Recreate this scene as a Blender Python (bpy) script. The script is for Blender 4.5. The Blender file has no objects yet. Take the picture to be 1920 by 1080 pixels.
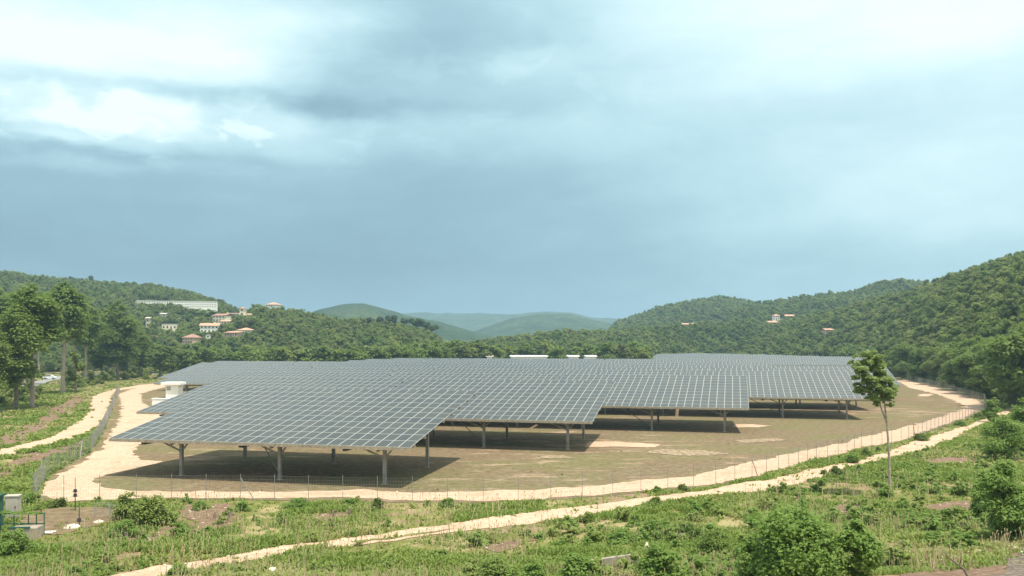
import bpy, math, random
import numpy as np
from mathutils import Vector, Matrix
R = math.radians
rng = np.random.default_rng(7)
random.seed(7)
SC = bpy.context.scene
COL = SC.collection

# ------------------------------------------------------------------ camera
H = 11.0            # eye height above the plain
FP = 1620.0         # focal length in photo pixels (1920 wide)
HY = 650.0          # horizon row in the photo
cam = bpy.data.cameras.new('camera')
cam.sensor_width = 36.0
cam.lens = FP / 1920 * 36.0
cam.shift_y = (HY - 540) / 1920
cam.clip_start = 0.1
cam.clip_end = 20000
co = bpy.data.objects.new('camera', cam)
co.location = (0, 0, H)
co.rotation_euler = (R(90), 0, 0)
COL.objects.link(co)
SC.camera = co

# ------------------------------------------------------------------ light
SUN = Vector((0.25, -0.22, 1.0)).normalized()      # towards the sun
elev = math.asin(SUN.z)
azim = math.atan2(SUN.x, SUN.y)
sl = bpy.data.lights.new('sun', 'SUN')
sl.energy = 5.0
sl.angle = R(0.7)
sl.color = (1.0, 0.93, 0.82)
so = bpy.data.objects.new('sun', sl)
so.rotation_euler = (-SUN).to_track_quat('-Z', 'Y').to_euler()
so.location = (0, 0, 200)
COL.objects.link(so)

world = bpy.data.worlds.new('World')
SC.world = world
world.use_nodes = True
wn, wl = world.node_tree.nodes, world.node_tree.links
wn.clear()


def build_sky():
    def N(t, **k):
        n = wn.new(t)
        for a, b in k.items():
            setattr(n, a, b)
        return n

    def M(op, a, b=None, c=None, clamp=False):
        n = N('ShaderNodeMath', operation=op)
        n.use_clamp = clamp
        for i, v in enumerate((a, b, c)):
            if v is None:
                continue
            if isinstance(v, (int, float)):
                n.inputs[i].default_value = v
            else:
                wl.new(v, n.inputs[i])
        return n.outputs[0]
    out = N('ShaderNodeOutputWorld')
    bg = N('ShaderNodeBackground')
    bg.inputs['Strength'].default_value = 0.1
    wl.new(bg.outputs[0], out.inputs['Surface'])
    sky = N('ShaderNodeTexSky', sky_type='NISHITA')
    sky.sun_disc = False
    sky.sun_elevation = elev
    sky.sun_rotation = azim
    sky.air_density = 1.3
    sky.dust_density = 2.0
    tc = N('ShaderNodeTexCoord')
    sep = N('ShaderNodeSeparateXYZ')
    wl.new(tc.outputs['Generated'], sep.inputs[0])
    X, Y, Z = sep.outputs

    def lobe(px, py, kx, ky, amp):
        """soft patch of bright cloud round one direction of the sky"""
        v = Vector(((px - 960) / FP, 1, (HY - py) / FP)).normalized()
        az = math.atan2(v.x, v.y)
        el = math.asin(v.z)
        a = M('SUBTRACT', AZ, az)
        e = M('SUBTRACT', EL, el)
        a = M('MULTIPLY', a, 1.0 / kx)
        e = M('MULTIPLY', e, 1.0 / ky)
        s = M('ADD', M('MULTIPLY', a, a), M('MULTIPLY', e, e))
        return M('MULTIPLY', M('POWER', 2.71828, M('MULTIPLY', s, -1.0)), amp)
    AZ0 = M('ARCTAN2', X, Y)
    EL0 = M('ARCSINE', Z)

    def noise(scale, vec, detail=6, rough=0.55, dist=0.0, loc=(0, 0, 0), sc=(1, 1, 1), rot=(0, 0, 0)):
        mp = N('ShaderNodeMapping')
        mp.inputs['Location'].default_value = loc
        mp.inputs['Scale'].default_value = sc
        mp.inputs['Rotation'].default_value = rot
        wl.new(vec, mp.inputs[0])
        n = N('ShaderNodeTexNoise')
        n.inputs['Scale'].default_value = scale
        n.inputs['Detail'].default_value = detail
        n.inputs['Roughness'].default_value = rough
        n.inputs['Distortion'].default_value = dist
        wl.new(mp.outputs[0], n.inputs['Vector'])
        return n.outputs[0]
    cb = N('ShaderNodeCombineXYZ')
    wl.new(AZ0, cb.inputs[0])
    wl.new(EL0, cb.inputs[1])
    P = cb.outputs[0]
    # warp
    w1 = noise(7.0, P, detail=8, loc=(3.1, 1.7, 0), sc=(1, 2.2, 1))
    w2 = noise(7.0, P, detail=8, loc=(9.3, 4.2, 5), sc=(1, 2.2, 1))
    AZ = M('ADD', AZ0, M('MULTIPLY', M('SUBTRACT', w1, 0.5), 0.24))
    EL = M('ADD', EL0, M('MULTIPLY', M('SUBTRACT', w2, 0.5), 0.05))
    base = N('ShaderNodeMapRange', interpolation_type='SMOOTHSTEP')
    wl.new(EL0, base.inputs['Value'])
    base.inputs['From Min'].default_value = .06
    base.inputs['From Max'].default_value = .42
    b = M('MULTIPLY', base.outputs[0], .30)
    side = N('ShaderNodeMapRange', interpolation_type='SMOOTHSTEP')
    wl.new(AZ0, side.inputs['Value'])
    side.inputs['From Min'].default_value = -.08
    side.inputs['From Max'].default_value = .50
    b = M('ADD', b, M('MULTIPLY', side.outputs[0], .32))
    for args in [(40, 50, .36, .075, .62), (230, 110, .16, .03, .25), (560, 40, .12, .025, .22), (360, 95, .06, .012, .18), (1800, 10, .40, .08, .22), (1300, 20, .22, .05, .18),
                 (1600, 120, .3, .03, .12), (1900, 350, .26, .07, .16), (1650, 420, .3, .022, .10), (900, 235, .16, .03, .10), (1000, 120, .08, .02, .10),
                 (300, 235, .26, .030, .30), (110, 218, .035, .010, .26), (190, 196, .032, .011, .30), (130, 228, .05, .007, .20), (275, 232, .030, .016, .26), (310, 208, .03, .008, .2),
                 (150, 260, .05, .006, .26), (520, 215, .06, .02, .12), (120, 300, .20, .010, .14), (330, 370, .22, .010, .06),
                 (420, 178, .26, .009, -.22), (60, 155, .16, .006, -.10), (560, 198, .10, .012, -.16), (330, 110, .10, .018, -.12), (640, 190, .07, .035, -.07), (1250, 240, .12, .03, .05), (730, 80, .12, .07, -.24), (1000, 40, .12, .05, -.10), (1450, 360, .32, .07, .12), (1150, 480, .2, .05, .04), (1500, 560, .3, .04, .10),
                 (150, 278, .22, .006, -.09), (700, 520, .5, .10, -.08)]:
        b = M('ADD', b, lobe(*args))
    # brighter cloud overhead, then added fill light from behind the camera
    b = M('ADD', b, M('MULTIPLY', M('SUBTRACT', EL0, 0.40), 1.3, clamp=True))
    b = M('ADD', b, M('MULTIPLY', Y, -1.5, clamp=True))  # unseen sky behind the camera brightened, added to lift camera-facing surfaces
    s1 = noise(3.2, P, detail=8, rough=.55, dist=.4, loc=(2, 0, 0), sc=(1, 3.2, 1), rot=(0, 0, R(-9)))
    s2 = noise(7.5, P, detail=8, rough=.6, dist=.3, loc=(5, 3, 0), sc=(1, 2.4, 1), rot=(0, 0, R(-12)))
    b = M('ADD', b, M('MULTIPLY', M('SUBTRACT', s1, .5), .20))
    b = M('ADD', b, M('MULTIPLY', M('SUBTRACT', s2, .5), .30))
    s3 = noise(2.4, P, detail=7, rough=.55, dist=.2, loc=(1, 8, 0), sc=(1, 3.6, 1), rot=(0, 0, R(-24)))
    b = M('ADD', b, M('MULTIPLY', M('SUBTRACT', s3, .5), .24))
    puff = N('ShaderNodeMapRange', interpolation_type='SMOOTHSTEP')
    wl.new(noise(15.0, P, detail=8, rough=.58, dist=.3, loc=(4, 1, 0), sc=(1, 1.8, 1)), puff.inputs['Value'])
    puff.inputs['From Min'].default_value = .50
    puff.inputs['From Max'].default_value = .60
    b = M('ADD', b, M('MULTIPLY', M('MULTIPLY', puff.outputs[0], lobe(260, 235, .22, .034, 1.0)), .24))
    b = M('ADD', b, M('MULTIPLY', M('MULTIPLY', puff.outputs[0], lobe(950, 150, .16, .06, 1.0)), .07))
    b = M('ADD', b, 0.10, clamp=True)
    cr = N('ShaderNodeValToRGB')
    els = cr.color_ramp.elements
    cols = [(0.0, (.190, .322, .396)), (.28, (.290, .468, .548)), (.55, (.45, .675, .740)), (.8, (.66, .86, .89)), (1.0, (.86, .98, .96))]
    els[0].position, els[0].color = cols[0][0], cols[0][1] + (1,)
    els[1].position, els[1].color = cols[-1][0], cols[-1][1] + (1,)
    for p, c in cols[1:-1]:
        e = els.new(p)
        e.color = c + (1,)
    wl.new(b, cr.inputs[0])
    sc = N('ShaderNodeVectorMath', operation='SCALE')
    wl.new(cr.outputs[0], sc.inputs[0])
    sc.inputs['Scale'].default_value = 10.0
    mx = N('ShaderNodeMix', data_type='RGBA')
    mx.inputs['Factor'].default_value = 0.93
    wl.new(sky.outputs[0], mx.inputs['A'])
    wl.new(sc.outputs[0], mx.inputs['B'])
    wl.new(mx.outputs['Result'], bg.inputs['Color'])


build_sky()
SC.view_settings.view_transform = 'Standard'
SC.view_settings.look = 'None'
SC.view_settings.exposure = 0.3
SC.view_settings.gamma = 1.0
try:
    SC.cycles.max_bounces = 6
    SC.cycles.diffuse_bounces = 3
    SC.cycles.transparent_max_bounces = 8
    SC.cycles.volume_bounces = 0
except Exception:
    pass

# ------------------------------------------------------------------ helpers


def tag(o, label=None, cat=None, group=None, kind=None):
    if label:
        o['label'] = label
    if cat:
        o['category'] = cat
    if group:
        o['group'] = group
    if kind:
        o['kind'] = kind
    return o


def empty(name, loc=(0, 0, 0), rz=0.0, parent=None):
    o = bpy.data.objects.new(name, None)
    o.empty_display_size = 0.3
    o.location = loc
    o.rotation_euler = (0, 0, rz)
    COL.objects.link(o)
    if parent:
        o.parent = parent
    return o


def link(name, mesh, parent=None, loc=None, rz=None):
    o = bpy.data.objects.new(name, mesh)
    COL.objects.link(o)
    if parent:
        o.parent = parent
    if loc is not None:
        o.location = loc
    if rz is not None:
        o.rotation_euler = (0, 0, rz)
    return o


def np_mesh(name, V, F, mats, tint=None, midx=None, smooth=False):
    """V (n,3) floats, F (m,k) ints, all faces of k corners"""
    V = np.asarray(V, dtype=np.float32)
    F = np.asarray(F, dtype=np.int32)
    k = F.shape[1]
    me = bpy.data.meshes.new(name)
    me.vertices.add(len(V))
    me.vertices.foreach_set('co', V.ravel())
    me.loops.add(F.size)
    me.loops.foreach_set('vertex_index', F.ravel())
    me.polygons.add(len(F))
    me.polygons.foreach_set('loop_start', np.arange(0, F.size, k, dtype=np.int32))
    me.polygons.foreach_set('loop_total', np.full(len(F), k, dtype=np.int32))
    for m in (mats if isinstance(mats, (list, tuple)) else [mats]):
        me.materials.append(m)
    if midx is not None:
        me.polygons.foreach_set('material_index', np.asarray(midx, dtype=np.int32))
    if smooth:
        me.polygons.foreach_set('use_smooth', np.ones(len(F), dtype=bool))
    me.update(calc_edges=True)
    if tint is not None:
        a = me.attributes.new('tint', 'FLOAT', 'POINT')
        a.data.foreach_set('value', np.asarray(tint, dtype=np.float32))
    return me


class MB:
    """collects quads from boxes, bars and tubes"""

    def __init__(s):
        s.v, s.f, s.m = [], [], []

    def quad(s, a, b, c, d, m=0):
        i = len(s.v)
        s.v += [tuple(a), tuple(b), tuple(c), tuple(d)]
        s.f.append((i, i + 1, i + 2, i + 3))
        s.m.append(m)

    def hexa(s, P, m=0):
        """8 points: bottom 0-3 ccw, top 4-7"""
        i = len(s.v)
        s.v += [tuple(p) for p in P]
        for q in ((0, 3, 2, 1), (4, 5, 6, 7), (0, 1, 5, 4), (1, 2, 6, 5), (2, 3, 7, 6), (3, 0, 4, 7)):
            s.f.append(tuple(i + j for j in q))
            s.m.append(m)

    def box(s, x0, x1, y0, y1, z0, z1, m=0):
        s.hexa([(x0, y0, z0), (x1, y0, z0), (x1, y1, z0), (x0, y1, z0),
                (x0, y0, z1), (x1, y0, z1), (x1, y1, z1), (x0, y1, z1)], m)

    def bar(s, a, b, w, h=None, m=0, w2=None):
        a, b = Vector(a), Vector(b)
        h = h or w
        d = (b - a).normalized()
        up = Vector((0, 0, 1)) if abs(d.z) < .95 else Vector((0, 1, 0))
        x = d.cross(up).normalized()
        y = x.cross(d).normalized()
        k = (w2 / w) if w2 else 1
        P = []
        for c, q in ((a, 1), (b, k)):
            for sx, sy in ((-1, -1), (1, -1), (1, 1), (-1, 1)):
                P.append(c + x * sx * w * q / 2 + y * sy * h * q / 2)
        s.hexa(P, m)

    def tube(s, pts, rad, n=7, m=0):
        pts = [Vector(p) for p in pts]
        rings = []
        for i, p in enumerate(pts):
            d = (pts[min(i + 1, len(pts) - 1)] - pts[max(i - 1, 0)]).normalized()
            up = Vector((0, 0, 1)) if abs(d.z) < .9 else Vector((0, 1, 0))
            x = d.cross(up).normalized()
            y = d.cross(x).normalized()
            r = rad[i] if isinstance(rad, (list, tuple)) else rad
            base = len(s.v)
            for k in range(n):
                t = 2 * math.pi * k / n
                s.v.append(tuple(p + x * math.cos(t) * r + y * math.sin(t) * r))
            rings.append(base)
        for a, b in zip(rings[:-1], rings[1:]):
            for k in range(n):
                s.f.append((a + k, a + (k + 1) % n, b + (k + 1) % n, b + k))
                s.m.append(m)
        # end cap (quads only: fan with repeated centre avoided)
        b = rings[-1]
        for k in range(1, n - 2, 2):
            s.f.append((b, b + k, b + k + 1, b + min(k + 2, n - 1)))
            s.m.append(m)

    def mesh(s, name, mats, smooth=False):
        me = bpy.data.meshes.new(name)
        me.from_pydata(s.v, [], s.f)
        for m in (mats if isinstance(mats, (list, tuple)) else [mats]):
            me.materials.append(m)
        if any(s.m):
            me.polygons.foreach_set('material_index', s.m)
        if smooth:
            me.polygons.foreach_set('use_smooth', [True] * len(s.f))
        me.update()
        return me


# ------------------------------------------------------------------ materials


class NT:
    def __init__(s, name):
        s.mat = bpy.data.materials.new(name)
        s.mat.use_nodes = True
        s.t = s.mat.node_tree
        s.n, s.l = s.t.nodes, s.t.links
        s.bsdf = s.n['Principled BSDF']
        s.out = s.n['Material Output']

    def node(s, t, **k):
        n = s.n.new(t)
        for a, b in k.items():
            setattr(n, a, b)
        return n

    def inp(s, sock, v):
        if isinstance(v, bpy.types.NodeSocket):
            s.l.new(v, sock)
        else:
            if isinstance(v, tuple) and len(v) == 3 and sock.type == 'RGBA':
                v = v + (1,)
            sock.default_value = v

    def pos(s):
        return s.node('ShaderNodeNewGeometry').outputs['Position']

    def obj(s):
        return s.node('ShaderNodeTexCoord').outputs['Object']

    def noise(s, vec, scale, detail=5, rough=.55, sc=None, dist=0, loc=None):
        if sc or loc:
            mp = s.node('ShaderNodeMapping')
            if sc:
                mp.inputs['Scale'].default_value = sc
            if loc:
                mp.inputs['Location'].default_value = loc
            s.l.new(vec, mp.inputs[0])
            vec = mp.outputs[0]
        n = s.node('ShaderNodeTexNoise')
        n.inputs['Scale'].default_value = scale
        n.inputs['Detail'].default_value = detail
        n.inputs['Roughness'].default_value = rough
        n.inputs['Distortion'].default_value = dist
        s.l.new(vec, n.inputs['Vector'])
        return n.outputs[0]

    def ramp(s, fac, stops, interp='LINEAR'):
        r = s.node('ShaderNodeValToRGB')
        r.color_ramp.interpolation = interp
        e = r.color_ramp.elements
        e[0].position = stops[0][0]
        e[0].color = tuple(stops[0][1]) + (1,)
        e[1].position = stops[-1][0]
        e[1].color = tuple(stops[-1][1]) + (1,)
        for p, c in stops[1:-1]:
            q = e.new(p)
            q.color = tuple(c) + (1,)
        s.l.new(fac, r.inputs[0])
        return r.outputs[0]

    def mix(s, fac, a, b, mode='MIX'):
        m = s.node('ShaderNodeMix', data_type='RGBA', blend_type=mode)
        s.inp(m.inputs['Factor'], fac)
        s.inp(m.inputs['A'], a)
        s.inp(m.inputs['B'], b)
        return m.outputs['Result']

    def math(s, op, a, b=0.0, clamp=False):
        m = s.node('ShaderNodeMath', operation=op)
        m.use_clamp = clamp
        s.inp(m.inputs[0], a)
        s.inp(m.inputs[1], b)
        return m.outputs[0]

    def sstep(s, v, a, b):
        m = s.node('ShaderNodeMapRange', interpolation_type='SMOOTHSTEP')
        s.inp(m.inputs['Value'], v)
        m.inputs['From Min'].default_value = a
        m.inputs['From Max'].default_value = b
        return m.outputs[0]

    def bump(s, h, strength=.4, dist=.1):
        b = s.node('ShaderNodeBump')
        b.inputs['Strength'].default_value = strength
        b.inputs['Distance'].default_value = dist
        s.l.new(h, b.inputs['Height'])
        s.l.new(b.outputs[0], s.bsdf.inputs['Normal'])

    def set(s, **k):
        for a, v in k.items():
            s.inp(s.bsdf.inputs[a.replace('_', ' ')], v)
        return s.mat


def simple(name, col, rough=.7, metal=0.0, var=.25, scale=2.0, spec=.3, bump=0):
    m = NT(name)
    v = m.noise(m.obj(), scale, 5)
    dark = tuple(c * (1 - var) for c in col)
    lite = tuple(min(1, c * (1 + var)) for c in col)
    c = m.ramp(v, [(.3, dark), (.7, lite)])
    if bump:
        m.bump(m.noise(m.obj(), scale * 8, 4), bump, .02)
    return m.set(Base_Color=c, Roughness=rough, Metallic=metal, Specular_IOR_Level=spec)


def leafmat(name, cols, transl=.22, rnd=.5, world_scale=.0, hue=0.0):
    """cols: dark, mid, light; varies by leaf tint, object and clump noise"""
    m = NT(name)
    at = m.node('ShaderNodeAttribute', attribute_name='tint')
    oi = m.node('ShaderNodeObjectInfo')
    f = m.math('MULTIPLY', at.outputs['Fac'], .5)
    f = m.math('ADD', f, m.math('MULTIPLY', oi.outputs['Random'], rnd))
    if world_scale:
        nz = m.noise(m.pos(), world_scale, 3)
        f = m.math('ADD', f, m.math('MULTIPLY', m.math('SUBTRACT', nz, .5), .9))
    f = m.math('ADD', f, .5 - .25 - rnd / 2, clamp=True)
    c = m.ramp(f, [(0, cols[0]), (.5, cols[1]), (1, cols[2])])
    if hue:
        # some crowns lean to olive / brown
        wn_ = m.node('ShaderNodeTexWhiteNoise', noise_dimensions='1D')
        m.l.new(oi.outputs['Random'], wn_.inputs['W'])
        c = m.mix(m.math('MULTIPLY', m.sstep(wn_.outputs['Value'], .6, 1.0), hue), c, (.135, .125, .055))
    m.set(Base_Color=c, Roughness=.6, Specular_IOR_Level=.25)
    tr = m.node('ShaderNodeBsdfTranslucent')
    c2 = m.mix(.5, c, (.25, .33, .05))
    m.l.new(c2, tr.inputs['Color'])
    ms = m.node('ShaderNodeMixShader')
    ms.inputs[0].default_value = transl
    m.l.new(m.bsdf.outputs[0], ms.inputs[1])
    m.l.new(tr.outputs[0], ms.inputs[2])
    m.l.new(ms.outputs[0], m.out.inputs['Surface'])
    return m.mat


M_ = {}


def make_materials():
    # meadow / scrub ground
    m = NT('meadow_ground')
    p = m.pos()
    a = m.noise(p, .09, 6, .6)
    b = m.noise(p, .6, 6, .65)
    d = m.noise(p, 5.0, 4, .6)
    g = m.ramp(d, [(.25, (.085, .105, .026)), (.5, (.145, .155, .042)), (.8, (.230, .205, .075))])
    soil = m.ramp(d, [(.25, (.16, .105, .065)), (.55, (.27, .185, .12)), (.8, (.42, .32, .22))])
    mk = m.math('ADD', m.math('MULTIPLY', a, .55), m.math('MULTIPLY', b, .45))
    g = m.mix(m.math('MULTIPLY', m.sstep(m.noise(p, .22, 5, .65, loc=(9, 4, 0)), .50, .62), .8), g, m.ramp(d, [(.25, (.24, .19, .09)), (.8, (.44, .36, .20))]))
    c = m.mix(m.sstep(mk, .50, .57), g, soil)
    m.bump(d, .5, .08)
    M_['meadow'] = m.set(Base_Color=c, Roughness=.95, Specular_IOR_Level=.1)
    # dry field inside the fence
    m = NT('dry_field')
    p = m.pos()
    a = m.noise(p, .06, 7, .65, sc=(1, 1.6, 1))
    b = m.noise(p, .35, 7, .65, sc=(.6, 1.5, 1))
    d = m.noise(p, 1.6, 9, .78)
    c1 = m.ramp(d, [(.3, (.085, .062, .035)), (.5, (.172, .124, .073)), (.7, (.275, .205, .13))])
    c2 = m.ramp(d, [(.3, (.074, .068, .030)), (.5, (.155, .134, .063)), (.72, (.24, .205, .108))])
    c3 = m.ramp(d, [(.2, (.31, .21, .14)), (.8, (.46, .34, .24))])
    c = m.mix(m.sstep(a, .42, .60), c1, c2)
    bb = m.math('ADD', m.math('MULTIPLY', b, .65), m.math('MULTIPLY', m.noise(p, .03, 3, loc=(40, 7, 0)), .35))
    c = m.mix(m.math('MULTIPLY', m.sstep(bb, .53, .64), .75), c, c3)
    m.bump(d, .4, .05)
    M_['dry'] = m.set(Base_Color=c, Roughness=.95, Specular_IOR_Level=.1)
    # pale sand tracks
    m = NT('sand_track')
    p = m.pos()
    a = m.noise(p, .35, 6, .6)
    d = m.noise(p, 3.0, 6, .7)
    c = m.ramp(d, [(.25, (.33, .205, .125)), (.5, (.52, .355, .250)), (.75, (.65, .475, .36))])
    c = m.mix(m.math('MULTIPLY', m.sstep(a, .48, .68), .7), c, (.36, .26, .165))
    m.bump(d, .5, .06)
    M_['sand'] = m.set(Base_Color=c, Roughness=.95, Specular_IOR_Level=.1)
    # turned soil
    m = NT('bare_soil')
    p = m.pos()
    d = m.noise(p, 2.5, 7, .75)
    c = m.ramp(d, [(.25, (.09, .055, .038)), (.5, (.20, .13, .088)), (.7, (.33, .24, .165))])
    m.bump(d, .8, .15)
    M_['soil'] = m.set(Base_Color=c, Roughness=.95, Specular_IOR_Level=.1)
    m = NT('stony_ground')
    p = m.pos()
    d = m.noise(p, 2.2, 8, .8)
    c = m.ramp(d, [(.38, (.15, .112, .065)), (.5, (.245, .185, .115)), (.62, (.50, .40, .28))])
    m.bump(d, .6, .1)
    M_['stony'] = m.set(Base_Color=c, Roughness=.95, Specular_IOR_Level=.1)
    m = NT('ballast_gravel')
    p = m.pos()
    vo = m.node('ShaderNodeTexVoronoi')
    vo.inputs['Scale'].default_value = 5
    m.l.new(p, vo.inputs['Vector'])
    c = m.ramp(vo.outputs['Color'], [(0, (.05, .038, .028)), (.5, (.14, .105, .075)), (1, (.25, .20, .15))])
    m.bump(vo.outputs['Distance'], .8, .1)
    M_['gravel'] = m.set(Base_Color=c, Roughness=.9)
    m = NT('road_asphalt')
    M_['road'] = m.set(Base_Color=m.ramp(m.noise(m.pos(), 1.5, 5), [(.3, (.20, .19, .18)), (.7, (.30, .29, .27))]), Roughness=.85)
    # hillsides under the trees
    m = NT('hill_ground')
    p = m.pos()
    d = m.noise(p, .05, 8, .7)
    c = m.ramp(d, [(.3, (.040, .062, .020)), (.5, (.070, .095, .030)), (.7, (.12, .125, .052))])
    M_['hill'] = m.set(Base_Color=c, Roughness=.95, Specular_IOR_Level=.1)
    m = NT('far_hill')
    p = m.pos()
    d = m.noise(p, .012, 10, .75)
    e = m.noise(p, .07, 6, .8)
    f = m.math('ADD', m.math('MULTIPLY', d, .5), m.math('MULTIPLY', e, .5))
    c = m.ramp(f, [(.40, (.018, .042, .018)), (.5, (.045, .078, .030)), (.60, (.10, .13, .05))])
    m.bump(e, .8, 9.0)
    M_['farhill'] = m.set(Base_Color=c, Roughness=.95, Specular_IOR_Level=.1)
    # panel glass
    m = NT('module_glass')
    oi = m.node('ShaderNodeObjectInfo')
    at = m.node('ShaderNodeAttribute', attribute_name='module')
    wn2 = m.node('ShaderNodeTexWhiteNoise', noise_dimensions='2D')
    cx = m.node('ShaderNodeCombineXYZ')
    m.l.new(oi.outputs['Random'], cx.inputs[0])
    m.l.new(at.outputs['Fac'], cx.inputs[1])
    m.l.new(cx.outputs[0], wn2.inputs['Vector'])
    v = m.noise(m.pos(), .12, 4)
    f = m.math('ADD', m.math('MULTIPLY', wn2.outputs['Value'], .6), m.math('MULTIPLY', v, .5), clamp=True)
    c = m.ramp(f, [(.15, (.044, .038, .029)), (.55, (.056, .049, .037)), (.95, (.070, .060, .046))])
    rg = m.math('ADD', m.math('MULTIPLY', wn2.outputs['Value'], .05), .22)
    M_['glass'] = m.set(Base_Color=c, Roughness=rg, Specular_IOR_Level=.38)
    M_['alu'] = simple('module_frame_aluminium', (.38, .39, .36), .5, .0, .1, 3, .5)
    M_['galv'] = simple('galvanised_steel', (.33, .33, .31), .5, .25, .2, 3, .5)
    M_['galv_brown'] = simple('weathered_edge_beam', (.32, .27, .20), .6, .0, .35, 5, .4)
    M_['post'] = simple('post_steel', (.27, .255, .23), .6, .1, .25, 2, .4)
    M_['cable'] = simple('cable_tray', (.10, .09, .08), .6, .0, .2, 2, .3)
    M_['concrete'] = simple('concrete', (.34, .29, .235), .85, 0, .25, 2.2, .2, .4)
    M_['white'] = simple('white_render', (.86, .84, .76), .8, 0, .06, .6, .2)
    M_['cream'] = simple('cream_render', (.80, .72, .55), .8, 0, .08, .5, .2)
    M_['pinkwall'] = simple('pink_render', (.62, .45, .35), .8, 0, .1, .5, .2)
    M_['rooftile'] = simple('roof_tiles', (.50, .30, .21), .85, 0, .3, 1.2, .2)
    M_['rooftile2'] = simple('dark_roof_tiles', (.34, .20, .15), .85, 0, .3, 1.2, .2)
    M_['roofgrey'] = simple('flat_roof', (.55, .53, .48), .85, 0, .1, .6, .2)
    M_['whitemetal'] = simple('white_metal', (.82, .83, .82), .4, 0, .04, 1, .5)
    M_['window'] = simple('window_pane', (.05, .055, .06), .15, 0, .2, 1, .6)
    M_['wood'] = simple('shutter_wood', (.25, .17, .12), .7, 0, .2, 2, .3)
    M_['green'] = simple('green_paint', (.035, .11, .085), .5, 0, .15, 2, .4)
    M_['greygreen'] = simple('cabinet_grey', (.42, .39, .33), .7, 0, .15, 2, .3)
    M_['dark'] = simple('dark_metal', (.05, .05, .05), .5, 0, .2, 2, .4)
    M_['tyre'] = simple('tyre_rubber', (.025, .025, .025), .8, 0, .1, 2, .2)
    M_['carpaint'] = simple('white_car_paint', (.82, .83, .84), .25, 0, .02, 1, .6)
    M_['lamp'] = simple('lamp_glass', (.6, .55, .5), .2, 0, .1, 1, .6)
    M_['rock'] = simple('pale_limestone', (.62, .55, .42), .9, 0, .25, 3, .2, .6)
    M_['bark'] = simple('bark', (.19, .155, .12), .9, 0, .35, 4, .15, .6)
    M_['barkpale'] = simple('pale_bark', (.36, .30, .24), .9, 0, .35, 4, .15, .6)
    M_['forest'] = leafmat('forest_leaves', [(.075, .130, .026), (.165, .225, .050), (.270, .310, .090)], .42, .75, .012, .6)
    M_['leaf'] = leafmat('tree_leaves', [(.080, .140, .026), (.155, .225, .046), (.240, .310, .080)], .42, .5, .15, .35)
    M_['leafdark'] = leafmat('dark_leaves', [(.070, .115, .028), (.130, .180, .045), (.205, .245, .075)], .40, .4, .15, .35)
    M_['leafbright'] = leafmat('bright_leaves', [(.105, .190, .034), (.190, .295, .060), (.300, .400, .120)], .45, .25, .8)
    M_['leafslender'] = leafmat('slender_tree_leaves', [(.15, .22, .060), (.25, .33, .10), (.36, .43, .17)], .45, .2, .8)
    M_['leafyellow'] = leafmat('yellow_green_leaves', [(.12, .17, .03), (.19, .24, .045), (.27, .31, .07)], .3, .3, .3)
    M_['pine'] = leafmat('pine_needles', [(.026, .056, .024), (.045, .082, .032), (.070, .110, .042)], .1, .3, .2)
    M_['straw'] = simple('dry_stalks', (.46, .38, .22), .9, 0, .3, .5, .1)
    M_['weed'] = leafmat('weed_blades', [(.115, .195, .034), (.205, .270, .058), (.42, .37, .17)], .35, 0.0, .16)


make_materials()

# ------------------------------------------------------------------ terrain functions
_perm = np.random.default_rng(3).random((256, 256))


def vnoise(x, y):
    x = np.asarray(x, float)
    y = np.asarray(y, float)
    xi = np.floor(x).astype(int)
    yi = np.floor(y).astype(int)
    fx = x - xi
    fy = y - yi
    fx = fx * fx * (3 - 2 * fx)
    fy = fy * fy * (3 - 2 * fy)
    a = _perm[xi % 256, yi % 256]
    b = _perm[(xi + 1) % 256, yi % 256]
    c = _perm[xi % 256, (yi + 1) % 256]
    d = _perm[(xi + 1) % 256, (yi + 1) % 256]
    return (a * (1 - fx) + b * fx) * (1 - fy) + (c * (1 - fx) + d * fx) * fy


def fbm(x, y, o=4):
    s, a, t = 0, .5, 0
    for i in range(o):
        s = s + a * vnoise(x * 2 ** i + 17 * i, y * 2 ** i + 31 * i)
        t += a
        a *= .5
    return s / t


def bank(X, Y):
    X = np.asarray(X, float)
    Y = np.asarray(Y, float)
    F = 42 + np.clip(X, 0, 60) * .62
    D = np.maximum(Y, 0)
    z = 9.3 * np.clip(1 - D / F, 0, 1) ** 1.35
    near = np.clip((110 - Y) / 60, 0, 1)
    z = z + (fbm(X * .22, Y * .22, 4) - .5) * .28 * near * np.clip((62 + np.clip(X, 0, 40) * .9 - Y) / 12, 0, 1)
    return z


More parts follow.
